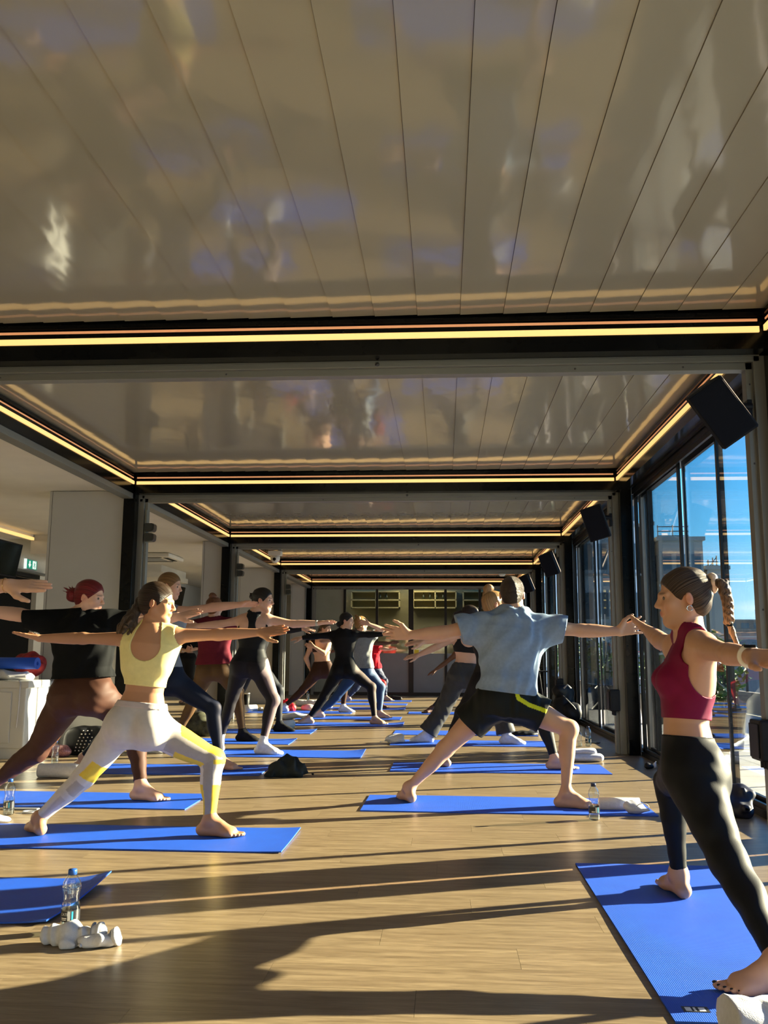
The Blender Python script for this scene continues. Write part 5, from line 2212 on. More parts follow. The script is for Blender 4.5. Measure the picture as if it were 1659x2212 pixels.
# foreground socks
p0 = gnd(120, 2046)
S0 = lambda u, v, z: A3(*gnd(u, v)) * A3(1, 1, 0) + A3(0, 0, z)
sk = blob('sock', 'white sock bunched up in front of the foreground bottle', 'sock',
          [limb(S0(105, 2038, .030), S0(150, 2040, .034), [.026, .040], k=.03), limb(S0(150, 2040, .034), S0(185, 2042, .030), [.036, .026], k=.02),
           limb(S0(185, 2042, .030), S0(213, 2040, .036), [.026, .030], k=.012), limb(S0(140, 2050, .02), S0(172, 2052, .012), [.022, .012], k=.02)],
          m_sock, h=.0032, wr=.014, waves=(55, 90, 140), seed=4, group='white socks on the floor')
p = S0(211, 2040, .036)
MB().tube([p, p + A3(.012, 0, .0)], [.034, .034], 20).build('cuff', m_sock, sk, smooth=True)
MB().tube([p + A3(-.018, 0, 0), p + A3(-.014, 0, 0)], [.0325, .0325], 20).build('cuff_stripe', m_sock_grey, sk, smooth=True)
sk2 = blob('sock', 'white sock with raised cuff lying right of its pair', 'sock',
           [limb(S0(185, 2048, .018), S0(222, 2046, .018), [.020, .020], k=.02), limb(S0(222, 2046, .018), S0(244, 2043, .026), [.018, .021], k=.02)],
           m_sock, h=.0032, wr=.010, waves=(60, 110), seed=9, group='white socks on the floor')
p = S0(246, 2043, .027)
MB().tube([p, p + A3(.013, 0, .004)], [.027, .030], 18).build('cuff', m_sock, sk2, smooth=True)
MB().tube([p + A3(-.012, 0, -.001), p + A3(-.008, 0, -.001)], [.0245, .0245], 18).build('cuff_stripe', m_sock_grey, sk2, smooth=True)

# man's towel and white cap
a, b2 = gnd(1300, 1746, .03), gnd(1384, 1742, .03)
spiral_roll('rolled_towel', "white towel rolled up on the man's mat", 'towel', .25, .012, .036, 3, .011, m_towel, (float((a[0] + b2[0]) / 2), float(a[1]) + .12, .006), .02, group='rolled white towels')
c = gnd(1372, 1752, .02)
hat = blob('cap_hat', "crumpled white cap beside the man's rolled towel", 'cap', [ell(c + A3(-.01, 0, .022), (.062, .045, .040), k=.02), limb(c + A3(.03, -.01, .012), c + A3(.075, -.02, .010), [.026, .012], k=.02, w=Z_, sw=.5)],
           m_sock, h=.004, wr=.007, waves=(50, 90), seed=2, floor_z=.007)
MB().tube([c + A3(.04 + .035 * math.cos(t), -.035 - .01 * math.sin(t), .03 + .022 * math.sin(t)) for t in np.linspace(-.6, 3.4, 12)], .0025, 6).build('strap', m_sock, hat, smooth=True)

# folded towels right
c = gnd(1276, 1646)
blob('folded_towel', 'lower of the two folded white towels by the glass wall', 'towel', [limb(c + A3(-.14, .06, .034), c + A3(.09, .06, .034), [.036, .036], k=.02, w=A3(0, 1, 0), sw=2.6)], m_towel2, h=.006, wr=.004, seed=3, group='folded white towels', floor_z=.001)
blob('folded_towel', 'upper of the two folded white towels by the glass wall', 'towel', [limb(c + A3(-.13, .08, .088), c + A3(.04, .08, .088), [.026, .026], k=.02, w=A3(0, 1, 0), sw=2.8)], m_towel2, h=.006, wr=.006, seed=6, group='folded white towels', floor_z=.066)
p = gnd(1280, 1607)
ph = MB().box(-.035, .035, -.075, .075, 0, .009, bev=.003).build('phone', m_black_cloth, None, loc=(p[0] + .02, p[1] + .1, 0), rot=(0, 0, 1.2))
tag(ph, 'dark phone lying behind the folded white towels', 'phone')

# other towels
c = gnd(118, 1682)
blob('rolled_towel', 'white towel rolled thick on the floor behind the yellow leggings', 'towel', [limb(c + A3(-.14, .07, .052), c + A3(.15, .05, .052), [.054, .056], k=.02)], m_towel2, h=.006, wr=.005, seed=8, group='rolled white towels',
     cuts=((c + A3(-.165, .07, 0), A3(-1, 0, .1)), (c + A3(.185, .05, 0), A3(1, 0, -.15))))
c = gnd(862, 1606) + A3(-.05, -.02, 0)
blob('crumpled_towel', 'white towel crumpled at the end of the mat under flared trousers', 'towel', [ell(c + A3(0, .08, .035), (.12, .09, .055), k=.03), limb(c + A3(-.16, .05, .01), c + A3(-.02, .08, .03), [.02, .05], k=.03), ell(c + A3(.08, .04, .025), (.06, .05, .04), k=.02)], m_towel, h=.008, wr=.034, waves=(22, 36, 55), seed=5)
c = gnd(616, 1575)
spiral_roll('rolled_towel', 'white rolled towel beside the black sock of the hidden woman', 'towel', .22, .015, .055, 3, .014, m_towel, (c[0], c[1] + .1, 0), 1.0, group='rolled white towels')
c = gnd(634, 1555)
blob('crumpled_towel', 'white shirt and towel heap behind the rolled towel on the left row', 'towel', [ell(c + A3(-.05, .1, .04), (.12, .09, .06), k=.03), limb(c + A3(.02, .1, .05), c + A3(.16, .12, .05), [.05, .045], k=.03)], m_towel, h=.009, wr=.03, waves=(25, 45), seed=12)
c = gnd(538, 1538)
spiral_roll('rolled_towel', 'white rolled towel below the black tumbler', 'towel', .24, .015, .060, 3, .015, m_towel, (c[0], c[1] + .05, 0), .7, group='rolled white towels')
c = gnd(563, 1535)
for i in range(2):
    e_ = MB().lathe([(0, 0), (.035, .004), (.045, .03), (.035, .055), (0, .06)], 16).build('white_ball', m_towel, None, smooth=True, loc=(c[0] + .13 * i, c[1], 0))
    tag(e_, 'small white round item %s the rolled towel under the tumbler' % ('right of' if i == 0 else 'furthest right of'), 'ball')
c = gnd(660, 1528)
blob('rolled_towel', 'white towel roll lying under the small bottle near the back', 'towel', [limb(c + A3(-.18, .3, .06), c + A3(.22, .3, .06), [.06, .06], k=.02), ell(c + A3(.2, .4, .06), (.14, .1, .07), k=.03)], m_towel, h=.011, wr=.008, seed=14, group='rolled white towels')
c = gnd(660, 1535)
blob('crumpled_towel', 'pinkish towel bundle in front of the far white towel roll', 'towel', [ell(c + A3(.05, .0, .05), (.13, .09, .06), k=.03)], mat('pinkish_terry', (.55, .42, .40), rough=.95), h=.011, wr=.01, seed=15)
c = gnd(330, 1627)
blob('crumpled_towel', 'white cloth seen between the legs of the yellow leggings', 'towel', [ell(c + A3(0, .05, .02), (.09, .07, .035), k=.02)], m_towel, h=.007, wr=.008, seed=16)
c = gnd(1158, 1588)
blob('crumpled_towel', "small white towel right of the man's thigh", 'towel', [ell(c + A3(0, .05, .03), (.08, .07, .05), k=.02)], m_towel, h=.008, wr=.008, seed=17)
c = gnd(1128, 1586) + A3(0, -.28, 0)
blob('dark_shirt', "dark folded shirt lying behind the man's thigh", 'clothing', [ell(c + A3(0, .1, .02), (.17, .10, .035), k=.02)], m_black_cloth, h=.009, wr=.008, seed=18)
c = A3(.735, 2.50, 0)
blob('folded_towel', 'white towel at the bottom right corner on the mat', 'towel', [limb(c + A3(-.02, .0, .05), c + A3(.35, -.03, .05), [.052, .055], k=.02, w=A3(0, 1, 0), sw=1.9)], m_towel2, h=.006, wr=.005, seed=20, group='folded white towels', cuts=((c + A3(-.04, 0, 0), A3(-1, 0, .15)),), floor_z=.007)
c = gnd(8, 1776)
o_ = blob('crumpled_paper', 'folded white cloth cut off by the left edge beside a bottle', 'cloth', [ell(c + A3(-.06, 0, .012), (.10, .05, .022), k=.02)], m_sock, h=.005, wr=.008, seed=21)

# dark fleece on the floor
c = gnd(620, 1679)
blob('dark_garment', 'dark teal garment dropped beside the mat under navy leggings', 'clothing',
     [ell(c + A3(.01, .05, .05), (.13, .09, .085), k=.04), limb(c + A3(-.13, .0, .012), c + A3(.0, .04, .05), [.025, .06], k=.04), limb(c + A3(.03, .07, .09), c + A3(.17, .10, .02), [.05, .018], k=.03), ell(c + A3(.02, .08, .12), (.05, .04, .035), k=.03)],
     m_navy_cloth, h=.006, wr=.040, waves=(22, 36, 55, 80), seed=23)

# phone / tag things by the left bottle
c = gnd(48, 1749)
o_ = MB().box(-.12, .10, -.022, .022, 0, .010, bev=.003).build('headband', mat('grey_strap', (.16, .16, .17), rough=.6), None, loc=(c[0], c[1], 0), rot=(0, 0, .03))
tag(o_, 'grey strap lying along the mat edge beside the left bottle', 'strap')
c = gnd(66, 1756)
o_ = MB().tube([(.045 * math.cos(a), .030 * math.sin(a), .006) for a in np.linspace(0, 2 * math.pi, 22)], .006, 8, caps=False).build('white_ring', m_sock, None, True, loc=(c[0], c[1], 0))
tag(o_, 'small white ring clip on the floor beside the left bottle', 'clip')

# earphone case by the glass wall
c = gnd(1402, 1661)
o_ = blob('earphone_case', 'small black case on the floor by the glass wall', 'case', [ell(c + A3(0, 0, .022), (.040, .030, .022), k=.02), ell(c + A3(-.012, 0, .034), (.024, .02, .018), k=.01)], m_black_cloth, h=.004, wr=.004)
c = gnd(1414, 1660)
o_ = blob('earphone', 'small white earphones beside the black case', 'earphones', [ell(c + A3(0, 0, .022), (.016, .02, .024), k=.02), limb(c + A3(.0, 0, .03), c + A3(.012, 0, .055), [.010, .006], k=.01)], m_sock, h=.004, wr=0)

# bags
def backpack():
    c = gnd(1220, 1562)
    x, y = c[0] - .02, c[1] - .15
    t = thing('backpack', 'black backpack leaning against the glass wall', 'backpack', (0, 0, 0))
    blob('body', None, None, [limb((x - .02, y, .16), (x + .02, y + .05, .42), [.16, .13], k=.03, w=A3(0, 1, 0), sw=.75), ell((x + .10, y - .10, .17), (.13, .09, .15), k=.03), ell((x - .06, y - .02, .46), (.11, .09, .09), k=.04)], m_black_cloth, h=.011, wr=.014, waves=(20, 35, 55), seed=31, parent=t)
    MB().tube([(x - .08, y - .12, .45), (x + .0, y - .20, .36), (x + .10, y - .20, .26), (x + .20, y - .12, .14)], .018, 8, flat=.4).build('strap', m_black_cloth, t, smooth=True)
    MB().tube([(x - .02, y - .15, .50), (x + .03, y - .17, .55), (x + .08, y - .15, .50)], .012, 8).build('handle', mat('grey_webbing', (.3, .3, .3), rough=.6), t, smooth=True)


backpack()
c = gnd(1588, 1764)
blob('holdall', 'dark blue holdall half hidden behind the maroon tank top woman', 'bag', [ell((1.70, c[1] + .12, .085), (.10, .13, .09), k=.02), limb((1.62, c[1] + .02, .05), (1.80, c[1] + .05, .12), [.05, .06], k=.02), ell((1.78, c[1] + .0, .05), (.08, .09, .06), k=.02)],
     mat('navy_nylon', (.006, .008, .025), rough=.5, noise=.2, nscale=30), h=.008, wr=.026, waves=(28, 45, 70), seed=33)
t = thing('studded_bag', 'black studded bag on the floor against the pier', 'bag')
c = gnd(162, 1637)
blob('body', None, None, [ell(c + A3(-.05, .25, .12), (.17, .12, .15), k=.03), ell(c + A3(.10, .28, .12), (.15, .11, .15), k=.03)], m_black_cloth, h=.010, wr=.010, waves=(20, 40), seed=34, parent=t)
stud = MB().lathe([(0, .004), (.006, .003), (.008, 0)], 8).mesh('stud', mat('chrome_stud', (.6, .6, .6), rough=.25, metal=1))
rg = random.Random(4)
for i in range(7):
    for j in range(4):
        a = -.5 + .16 * j
        px_, pz_ = -.06 + .035 * j + .01 * i, .05 + .03 * i
        yy = .25 - .122 * math.sqrt(max(.05, 1 - ((px_ + .05) / .19) ** 2 - ((pz_ - .12) / .17) ** 2))
        inst('stud', stud, t, (c[0] + px_, c[1] + yy, pz_), (math.pi / 2, 0, 0))
c = gnd(100, 1640)
blob('sequin_bag', 'pink glittering pouch beside the black studded bag', 'bag', [ell(c + A3(.02, .2, .05), (.13, .07, .065), k=.03)], mat('pink_sequins', (.34, .15, .16), rough=.4, metal=.3, noise=.8, nscale=130), h=.009, wr=.006, seed=35)
c = gnd(430, 1582) * A3(.945, .945, 1)
blob('camouflage_bag', 'dark green patterned jacket heap behind the navy leggings', 'clothing', [ell(c + A3(-.06, .2, .12), (.16, .14, .15), k=.04), ell(c + A3(.08, .12, .08), (.12, .12, .10), k=.04)],
     mat('dark_camouflage', (.05, .05, .022), rough=.8, noise=.9, nscale=16), h=.010, wr=.016, waves=(22, 38, 60), seed=36)
t = thing('red_bag', 'bright red bag on the floor beside the far socks', 'bag')
c = gnd(621, 1537)
blob('body', None, None, [ell(c + A3(-.04, .1, .09), (.13, .1, .11), k=.03), ell(c + A3(.07, .05, .06), (.07, .08, .07), k=.03)], mat('red_nylon', (.62, .012, .03), rough=.5, noise=.2, nscale=20), h=.010, wr=.01, seed=37, parent=t)
MB().tube([c + A3(-.1, .02, .16), c + A3(-.02, .0, .21), c + A3(.06, .0, .16)], .010, 8).build('handle', mat('red_nylon', (.62, .012, .03)), t, smooth=True)
c = gnd(529, 1527)
t = thing('tumbler', 'tall black insulated tumbler with silver rim', 'tumbler', (c[0], c[1] + .1, 0))
MB().lathe([(0, .0), (.050, .0), (.055, .01), (.068, .23), (.0, .23)], 24).build('body', m_black_cloth, t, True)
MB().lathe([(.068, .228), (.071, .228), (.071, .25), (.062, .252), (.06, .245)], 24).build('rim', mat('steel_rim', (.7, .7, .7), rough=.25, metal=1), t, True)
c = gnd(853, 1513)
o_ = blob('slippers', 'small black shoe behind the red shirted person', 'shoe', [limb(c + A3(-.06, .25, .04), c + A3(.10, .25, .03), [.05, .045], k=.02)], m_black_cloth, h=.012, wr=.0)

# ------------------------------------------------------------------ cabinet with towels and rolled mat
m_cab = mat('white_appliance', (.62, .62, .60), rough=.35, noise=.03, nscale=4)
t = thing('cooler_cabinet', 'white cooler cabinet with dark window beside the pier', 'cabinet')
X0, X1, Y0, Y1, ZT = -5.0, -3.83, 8.30, 8.72, .70
MB().box(X0, X1, Y0, Y1, .09, ZT - .06, bev=.012).build('body', m_cab, t)
MB().box(X0 - .01, X1 + .03, Y0 - .025, Y1 + .02, ZT - .065, ZT, bev=.008).build('lid', m_cab, t)
MB().box(X0 + .02, X1 - .02, Y0 + .02, Y1, 0, .09).build('plinth', m_cab, t)
d_ = MB().box(X0 + .05, X1 - .13, Y0 - .014, Y0 - .001, .14, ZT - .10, bev=.006).build('door', m_cab, t)
MB().box(X0 + .13, X1 - .26, Y0 - .020, Y0 - .013, .20, ZT - .17, bev=.004).build('door_window', mat('dark_green_glass', (.008, .018, .010), rough=.08), d_)
MB().tube([(X1 - .06, Y0 - .03, ZT + .006), (X1 - .045, Y0 - .034, ZT - .03), (X1 - .05, Y0 - .03, ZT - .25), (X1 - .062, Y0 - .026, ZT - .42)], .006, 8).build('cable', m_sock, t, smooth=True)
blob('folded_towel', 'stack of white towels on the cooler cabinet', 'towel', [limb((-4.5, 8.5, ZT + .035), (-3.90, 8.5, ZT + .035), [.034, .034], k=.02, w=Y_, sw=3.2), limb((-4.4, 8.5, ZT + .075), (-3.95, 8.52, ZT + .07), [.022, .018], k=.02, w=Y_, sw=3.5)], m_towel, h=.010, wr=.012, waves=(25, 45), seed=41, floor_z=ZT + .002, group='folded white towels')
o_ = spiral_roll('rolled_mat', 'rolled blue mat lying on top of the white towels', 'yoga mat', .66, .018, .055, 5, .006, m_mat, (-4.13, 8.48, ZT + .106), -.12, group='blue yoga mats')
t = thing('wire_basket', 'red bag and jar on the shelf behind the rolled mat', 'bag')
blob('body', None, None, [ell((-4.13, 9.0, ZT + .14), (.16, .10, .12), k=.03)], mat('dark_red_cloth', (.25, .012, .015), rough=.7, noise=.4, nscale=25), h=.012, wr=.018, waves=(30, 55), seed=43, floor_z=ZT - .02, parent=t)
MB().box(-4.9, -3.9, 8.76, 9.25, 0, ZT - .02, bev=.01).build('shelf_box', m_cab, t)

# ------------------------------------------------------------------ loudspeakers on the right jambs, boxes on the left
m_spk = mat('speaker_black', (.004, .005, .009), rough=.5, spec=.2, noise=.1, nscale=30)
m_grille = mat('speaker_grille', (.003, .004, .008), rough=.7, spec=.12, bump=.4, bscale=400)


def speaker(label, u, v, Y, tilt, s=1.0, yaw=-22):
    c = at(u, v, Y)
    t = thing('wall_speaker', label, 'loudspeaker', tuple(float(q) for q in c), 0, 'black wall loudspeakers')
    M = Matrix.Rotation(tilt, 4, 'Y') @ Matrix.Rotation(math.radians(7), 4, 'X') @ Matrix.Rotation(math.radians(yaw), 4, 'Z')
    mb = MB()
    # tapered cabinet: wide grille face, narrower back
    w, d, h_ = .110 * s, .100 * s, .168 * s
    out = [(-w, -d), (-w * .9, -d * 1.12), (w * .9, -d * 1.12), (w, -d), (w * .62, d), (-w * .62, d)]
    mb.prism(out, 'z', -h_, h_)
    for v_ in mb.bm.verts:
        v_.co = M @ v_.co
    es = [e for e in mb.bm.edges]
    bmesh.ops.bevel(mb.bm, geom=es, offset=.006, segments=2, affect='EDGES')
    mb.build('cabinet', m_spk, t)
    g = MB()
    g.box(-w * .88, w * .88, -d * 1.16, -d * 1.08, -h_ * .94, h_ * .94, bev=.003, M=M)
    g.build('grille', m_grille, t)
    # bracket to the jamb
    jx = 1.70 - float(c[0])
    b_ = MB()
    b_.box(jx - .022, jx + .004, .13 - .0, .20, -.02, .11, bev=.004)
    b_.tube([tuple(M @ Vector((.0, d, .05))), (jx - .01, .10, .06)], .02, 10)
    b_.build('bracket', m_spk, t)
    MB().tube([(jx - .05, .12, .04), (jx - .05, .16, .04)], .012, 10).build('pivot_bolt', m_screw, t, smooth=True)
    return t


speaker('largest black loudspeaker on the nearest right jamb', 1552, 892, 4.86, -.63, 1.0, -12)
speaker('black loudspeaker second from the viewer on the right', 1290, 1128, 9.10, -.32, 1.0)
speaker('black loudspeaker third from the viewer on the right', 1190, 1217, 13.4, -.38, 1.0, -30)
speaker('black loudspeaker above the short haired man on the right', 1139, 1260, 17.7, -.38, 1.0, -30)

for i, (u, v, Y) in enumerate(((315, 1152, 9.33), (514, 1232, 13.62), (617, 1274, 17.94))):
    c = at(u, v, Y)
    t = thing('wall_lamp', ('pair of small black lamp boxes on the nearest left jamb', 'pair of small black lamp boxes on the second left jamb', 'pair of small black lamp boxes on the far left jamb')[i],
              'wall lamp', (-3.113, float(c[1]) - .03, float(c[2])), 0, 'black lamp boxes on left jambs')
    for z in (.052, -.052):
        mb = MB()
        mb.prism([(0, z - .045), (.085, z - .040), (.10, z - .020), (.10, z + .034), (.085, z + .044), (0, z + .046)], 'y', -.055, .055)
        bmesh.ops.bevel(mb.bm, geom=list(mb.bm.edges), offset=.006, segments=2, affect='EDGES')
        mb.build('lamp_box', mat('lamp_box_black', (.018, .022, .022), rough=.3), t)
    MB().box(-.004, .012, -.03, .03, -.11, .24).build('back_plate', mat('lamp_plate', (.16, .17, .15), rough=.4, metal=.5), t)

# outlet boxes on the right posts
for i, y in enumerate(J[2:6]):
    t = thing('outlet_box', ('black outlet box on the nearest right jamb close to the frame edge', 'black outlet box on the right jamb behind the man', 'black outlet box on the third right jamb', 'black outlet box on the far right jamb')[i],
              'outlet box', (1.725, y + .12, .52), 0, 'black outlet boxes on right jambs')
    MB().box(-.10, .0, -.085, .085, -.105, .105, bev=.012).build('housing', m_black_cloth, t)
    MB().box(-.108, -.10, -.07, .07, -.09, .085, bev=.004).build('cover', m_spk, t)
    mb = MB()
    for k in range(3):
        mb.tube([(-.05, -.045 + .045 * k, -.105), (-.05, -.045 + .045 * k, -.145)], .014, 8)
    mb.build('cable_gland', m_spk, t)

# ------------------------------------------------------------------ side room fittings
for i, (ya, lab) in enumerate(((10.9, 'black screen cut off by the left edge'), (18.9, 'black screen seen behind the blonde woman'))):
    t = thing('wall_screen', lab, 'screen', (-5.82, ya + .6, 2.20), 0, 'tilted black screens')
    M = Matrix.Rotation(math.radians(9.5), 4, 'Y')
    MB().box(-.025, .025, -.60, .60, -.23, .23, bev=.006, M=M).build('panel', m_spk, t)
    MB().box(.0255, .028, -.58, .58, -.21, .21, M=M).build('display', mat('screen_gloss', (.004, .005, .004), rough=.06), t)
    MB().box(-.52, -.02, -.05, .05, -.04, .04).build('bracket', m_spk, t)
t = thing('exit_sign', 'green emergency exit sign with white arrow on the side wall', 'sign', (X_WALL_L + .001, 13.60, 2.30))
MB().box(0, .03, -.19, .19, -.075, .075, bev=.003).build('housing', m_cab, t)
m_green = mat('sign_green', (.01, .26, .17), rough=.4, emit=(.01, .30, .19), estr=.7)
m_sw = mat('sign_white', (.9, .95, .92), rough=.4, emit=(.9, 1, .95), estr=.8)
f_ = MB().box(.03, .033, -.16, .18, -.068, .068).build('face', m_green, t)
# looking along the wall the left part of the face is nearer: arrow first, then the doorway with the running figure
MB().poly([(.034, y, z) for y, z in ((-.09, .05), (-.05, .05), (-.05, .0), (-.02, .0), (-.07, -.055), (-.12, 0.0), (-.09, 0.0))], [(0, 1, 2, 3, 4, 5, 6)]).build('arrow', m_sw, f_)
MB().box(.033, .0345, .03, .15, -.06, .06).build('doorway', m_sw, f_)
mb = MB()
mb.tube([(.035, .10, .045), (.036, .10, .045 - .001)], .012, 8)
mb.tube([(.035, .095, .03), (.035, .085, .0), (.035, .11, -.02), (.035, .095, -.05)], .006, 6)
mb.tube([(.035, .085, .0), (.035, .06, -.03), (.035, .05, -.03)], .006, 6)
mb.tube([(.035, .06, .012), (.035, .09, .025), (.035, .115, .005)], .005, 6)
mb.build('running_figure', m_green, f_)
MB().box(0, .03, -.195, -.165, -.075, .075).build('end_cap', m_sw, t)

t = thing('alarm_sounder', 'red fire alarm sounder under the side room ceiling', 'alarm', (-5.45, 10.4, 2.62))
MB().box(-.12, .12, -.10, .10, -.06, .03, bev=.015).build('base', mat('alarm_red', (.45, .008, .012), rough=.35), t)
MB().lathe([(.07, -.06), (.06, -.085), (0, -.09)], 16).build('sounder', mat('alarm_dark', (.05, .006, .006), rough=.4), t, True)
t = thing('air_conditioner', 'white ceiling air conditioning cassette with dark slots', 'air conditioner', (-5.1, 15.6, 2.655))
MB().box(-.45, .45, -.45, .45, -.07, 0, bev=.02).build('cassette', m_white_paint, t)
for a in range(4):
    M = Matrix.Rotation(a * math.pi / 2, 4, 'Z')
    MB().box(-.28, .28, .30, .38, -.075, -.069, M=M).build('slot', m_dark, t)
MB().box(-.22, .22, -.22, .22, -.076, -.069, bev=.002).build('grille', m_grey_panel, t)

t = thing('dome_camera', 'white security camera hanging at the left beam', 'camera', (-3.06, 16.4, 2.70))
m_cam = mat('camera_white', (.62, .60, .55), rough=.4)
MB().box(-.12, .12, -.08, .08, .03, .12, bev=.012).build('mount', m_cam, t)
MB().lathe([(0, -.105), (.05, -.09), (.085, -.04), (.09, .0), (.08, .03), (0, .035)], 20).build('dome', m_cam, t, True)
MB().tube([(0, -.07, -.035), (0, -.092, -.04)], .03, 14).build('lens', m_dark, t, smooth=True)
t = thing('smoke_detector', 'small white smoke detector under the far header', 'smoke detector', (1.15, 17.98, 2.535))
MB().lathe([(0, -.05), (.045, -.045), (.06, -.015), (.06, 0), (0, 0)], 18).build('cover', m_cam, t, True)
MB().lathe([(.062, -.02), (.066, -.02), (.066, 0), (.06, 0)], 18).build('base_ring', m_cam, t, True)

# screen on a stand near the glass wall
t = thing('display_easel', 'dark board standing near the glass wall behind the man', 'board', (1.36, 14.6, 0))
MB().box(-.13, .10, -.02, .02, 1.18, 1.58, bev=.004, M=Matrix.Rotation(-.12, 4, 'X')).build('board', mat('board_grey', (.06, .07, .06), rough=.4), t)
MB().box(.10, .16, -.03, .02, 1.18, 1.60, bev=.003).build('board_edge', m_cab, t)
MB().box(-.25, .25, -.15, .15, .70, .72).build('tray', m_spk, t)
for a in (-.22, .22):
    MB().tube([(a, .1, 0), (a * .3, 0, 1.2)], .012, 8).build('leg', m_spk, t, smooth=True)
MB().tube([(0, -.25, 0), (0, 0, 1.2)], .012, 8).build('leg', m_spk, t, smooth=True)

# ------------------------------------------------------------------ pantry shelves behind the partition
m_shelf = mat('pale_shelf', (.62, .53, .30), rough=.6)
m_bot = mat('wine_bottle_glass', (.03, .035, .015), rough=.15)
wine = MB().lathe([(0, 0), (.036, 0), (.038, .01), (.038, .12), (.014, .165), (.013, .21), (0, .21)], 14).mesh('wine_bottle', m_bot, True)
for i, (xa, xb, n_, lab) in enumerate(((-2.42, -1.14, 2, 'pale shelf unit behind the glass left of the thick mullion'), (-.80, .34, 4, 'pale shelf unit behind the glass right of the thick mullion'),
                                  (.50, 1.55, 0, 'pale shelf unit behind the glass nearest the window wall'))):
    t = thing('wall_shelf', lab, 'shelf', (0, 24.0, 0), 0, 'pantry shelf units')
    for z in (2.16, 2.36, 2.58):
        MB().box(xa, xb, -.15, .19, z, z + .03).build('shelf_board', m_shelf, t)
    for x in (xa, (xa + xb) / 2, xb - .03):
        MB().box(x, x + .03, -.15, .19, 2.16, 2.60).build('upright', m_shelf, t)
    for k in range(n_):
        o_ = inst('wine_bottle', wine, None, (xb - .35 - .17 * k, 23.95, 2.39), scale=(1, 1, .88))
        nm = ('first', 'second', 'third', 'fourth')[k]
        tag(o_, 'dark wine bottle %s from the right on the %s pantry shelf' % (nm, 'left' if i == 0 else 'middle'), 'bottle', 'pantry wine bottles')
pl = bpy.data.lights.new('pantry_fill', 'AREA')  # unseen fill light without a fixture, added to brighten the pantry
pl.energy = 55
pl.color = (1, .82, .5)
pl.size = 1.2
po = bpy.data.objects.new('pantry_fill', pl)
po.location = (-.6, 23.3, 2.85)
COL.objects.link(po)
t = thing('warning_label', 'yellow warning label stuck on the grey partition panel', 'label', (-.62, YB - .02, 1.03))
MB().box(-.09, .02, -.004, 0, -.05, .05).build('sticker', mat('sticker_yellow', (.75, .55, .02), rough=.5), t)
MB().box(.02, .15, -.004, 0, -.05, .05).build('text_panel', m_lab_w, t)

# ------------------------------------------------------------------ outside: plants and buildings
m_leaf = mat('shrub_leaf', (.045, .13, .022), rough=.5, noise=.5, nscale=6)
m_pot = mat('dark_planter', (.018, .022, .026), rough=.4, noise=.2, nscale=9)
m_petal = mat('pink_petal', (.75, .12, .16), rough=.5)
m_stem = mat('shrub_stem', (.07, .055, .03), rough=.8)


def shrub(label, x, y, hgt, spread, n, seed, flowers=0):
    rg = random.Random(seed)
    t = thing('potted_shrub', label, 'plant', (x, y, -.03), 0, 'potted shrubs on the terrace')
    MB().lathe([(0, 0), (.17, 0), (.22, .42), (.235, .43), (.225, .45), (.20, .44), (0, .40)], 20).build('planter', m_pot, t, True)
    mb, st, fl = MB(), MB(), MB()
    tips = []
    for i in range(9):
        a, r = rg.uniform(0, 6.28), rg.uniform(.1, 1) * spread
        tip = Vector((math.cos(a) * r, math.sin(a) * r, .45 + hgt * rg.uniform(.55, 1)))
        st.tube([(0, 0, .38), (tip.x * .4, tip.y * .4, .45 + (tip.z - .45) * .5), tuple(tip)], [.010, .007, .003], 6)
        tips.append(tip)
    for i in range(n):
        tip = rg.choice(tips)
        f = rg.uniform(.25, 1.05)
        p = Vector((tip.x * f, tip.y * f, .42 + (tip.z - .42) * f)) + Vector((rg.gauss(0, .06), rg.gauss(0, .06), rg.gauss(0, .05)))
        d = Vector((rg.gauss(0, 1), rg.gauss(0, 1), rg.gauss(.2, .7))).normalized()
        s_ = d.cross(Vector((rg.gauss(0, 1), rg.gauss(0, 1), rg.gauss(0, 1)))).normalized()
        L, W = rg.uniform(.06, .11), rg.uniform(.018, .03)
        up = d.cross(s_) * .012
        mb.poly([p, p + d * L * .5 + s_ * W + up, p + d * L, p + d * L * .5 - s_ * W + up], [(0, 1, 2), (0, 2, 3)])
    for i in range(flowers):
        tip = rg.choice(tips)
        p = tip + Vector((rg.gauss(0, .05), rg.gauss(0, .05), rg.gauss(0, .03)))
        for k in range(5):
            a = k * 1.257
            fl.poly([p, p + Vector((math.cos(a), math.sin(a), .3)) * .035, p + Vector((math.cos(a + .8), math.sin(a + .8), .3)) * .035], [(0, 1, 2)])
    tag(mb.build('foliage', m_leaf, t), kind='stuff')
    st.build('stems', m_stem, t)
    if flowers:
        tag(fl.build('flowers', m_petal, t), kind='stuff')


shrub('leafy shrub in planter behind the maroon tank top woman', 3.0, 10.2, .75, .35, 420, 1)
shrub('potted shrub with pink flowers outside the second window bay', 2.95, 17.6, 1.0, .40, 420, 2, 30)
shrub('potted shrub outside the third window bay', 2.9, 21.2, 1.0, .40, 360, 3)
shrub('potted shrub outside near the far end', 2.95, 24.6, 1.0, .45, 360, 4)
shrub('potted shrub between the flowering one and the maroon woman', 3.1, 14.0, .6, .35, 320, 5, 8)

m_conc = mat('concrete_grey', (.22, .215, .205), rough=.9, noise=.15, nscale=.4)
m_beige = mat('beige_render', (.36, .31, .23), rough=.9, noise=.1, nscale=.4)
m_facade = mat('grey_facade', (.33, .35, .37), rough=.8, noise=.12, nscale=.3)
m_win = mat('far_window', (.05, .07, .09), rough=.15)
m_scaf = mat('scaffold_tube', (.06, .06, .065), rough=.5)


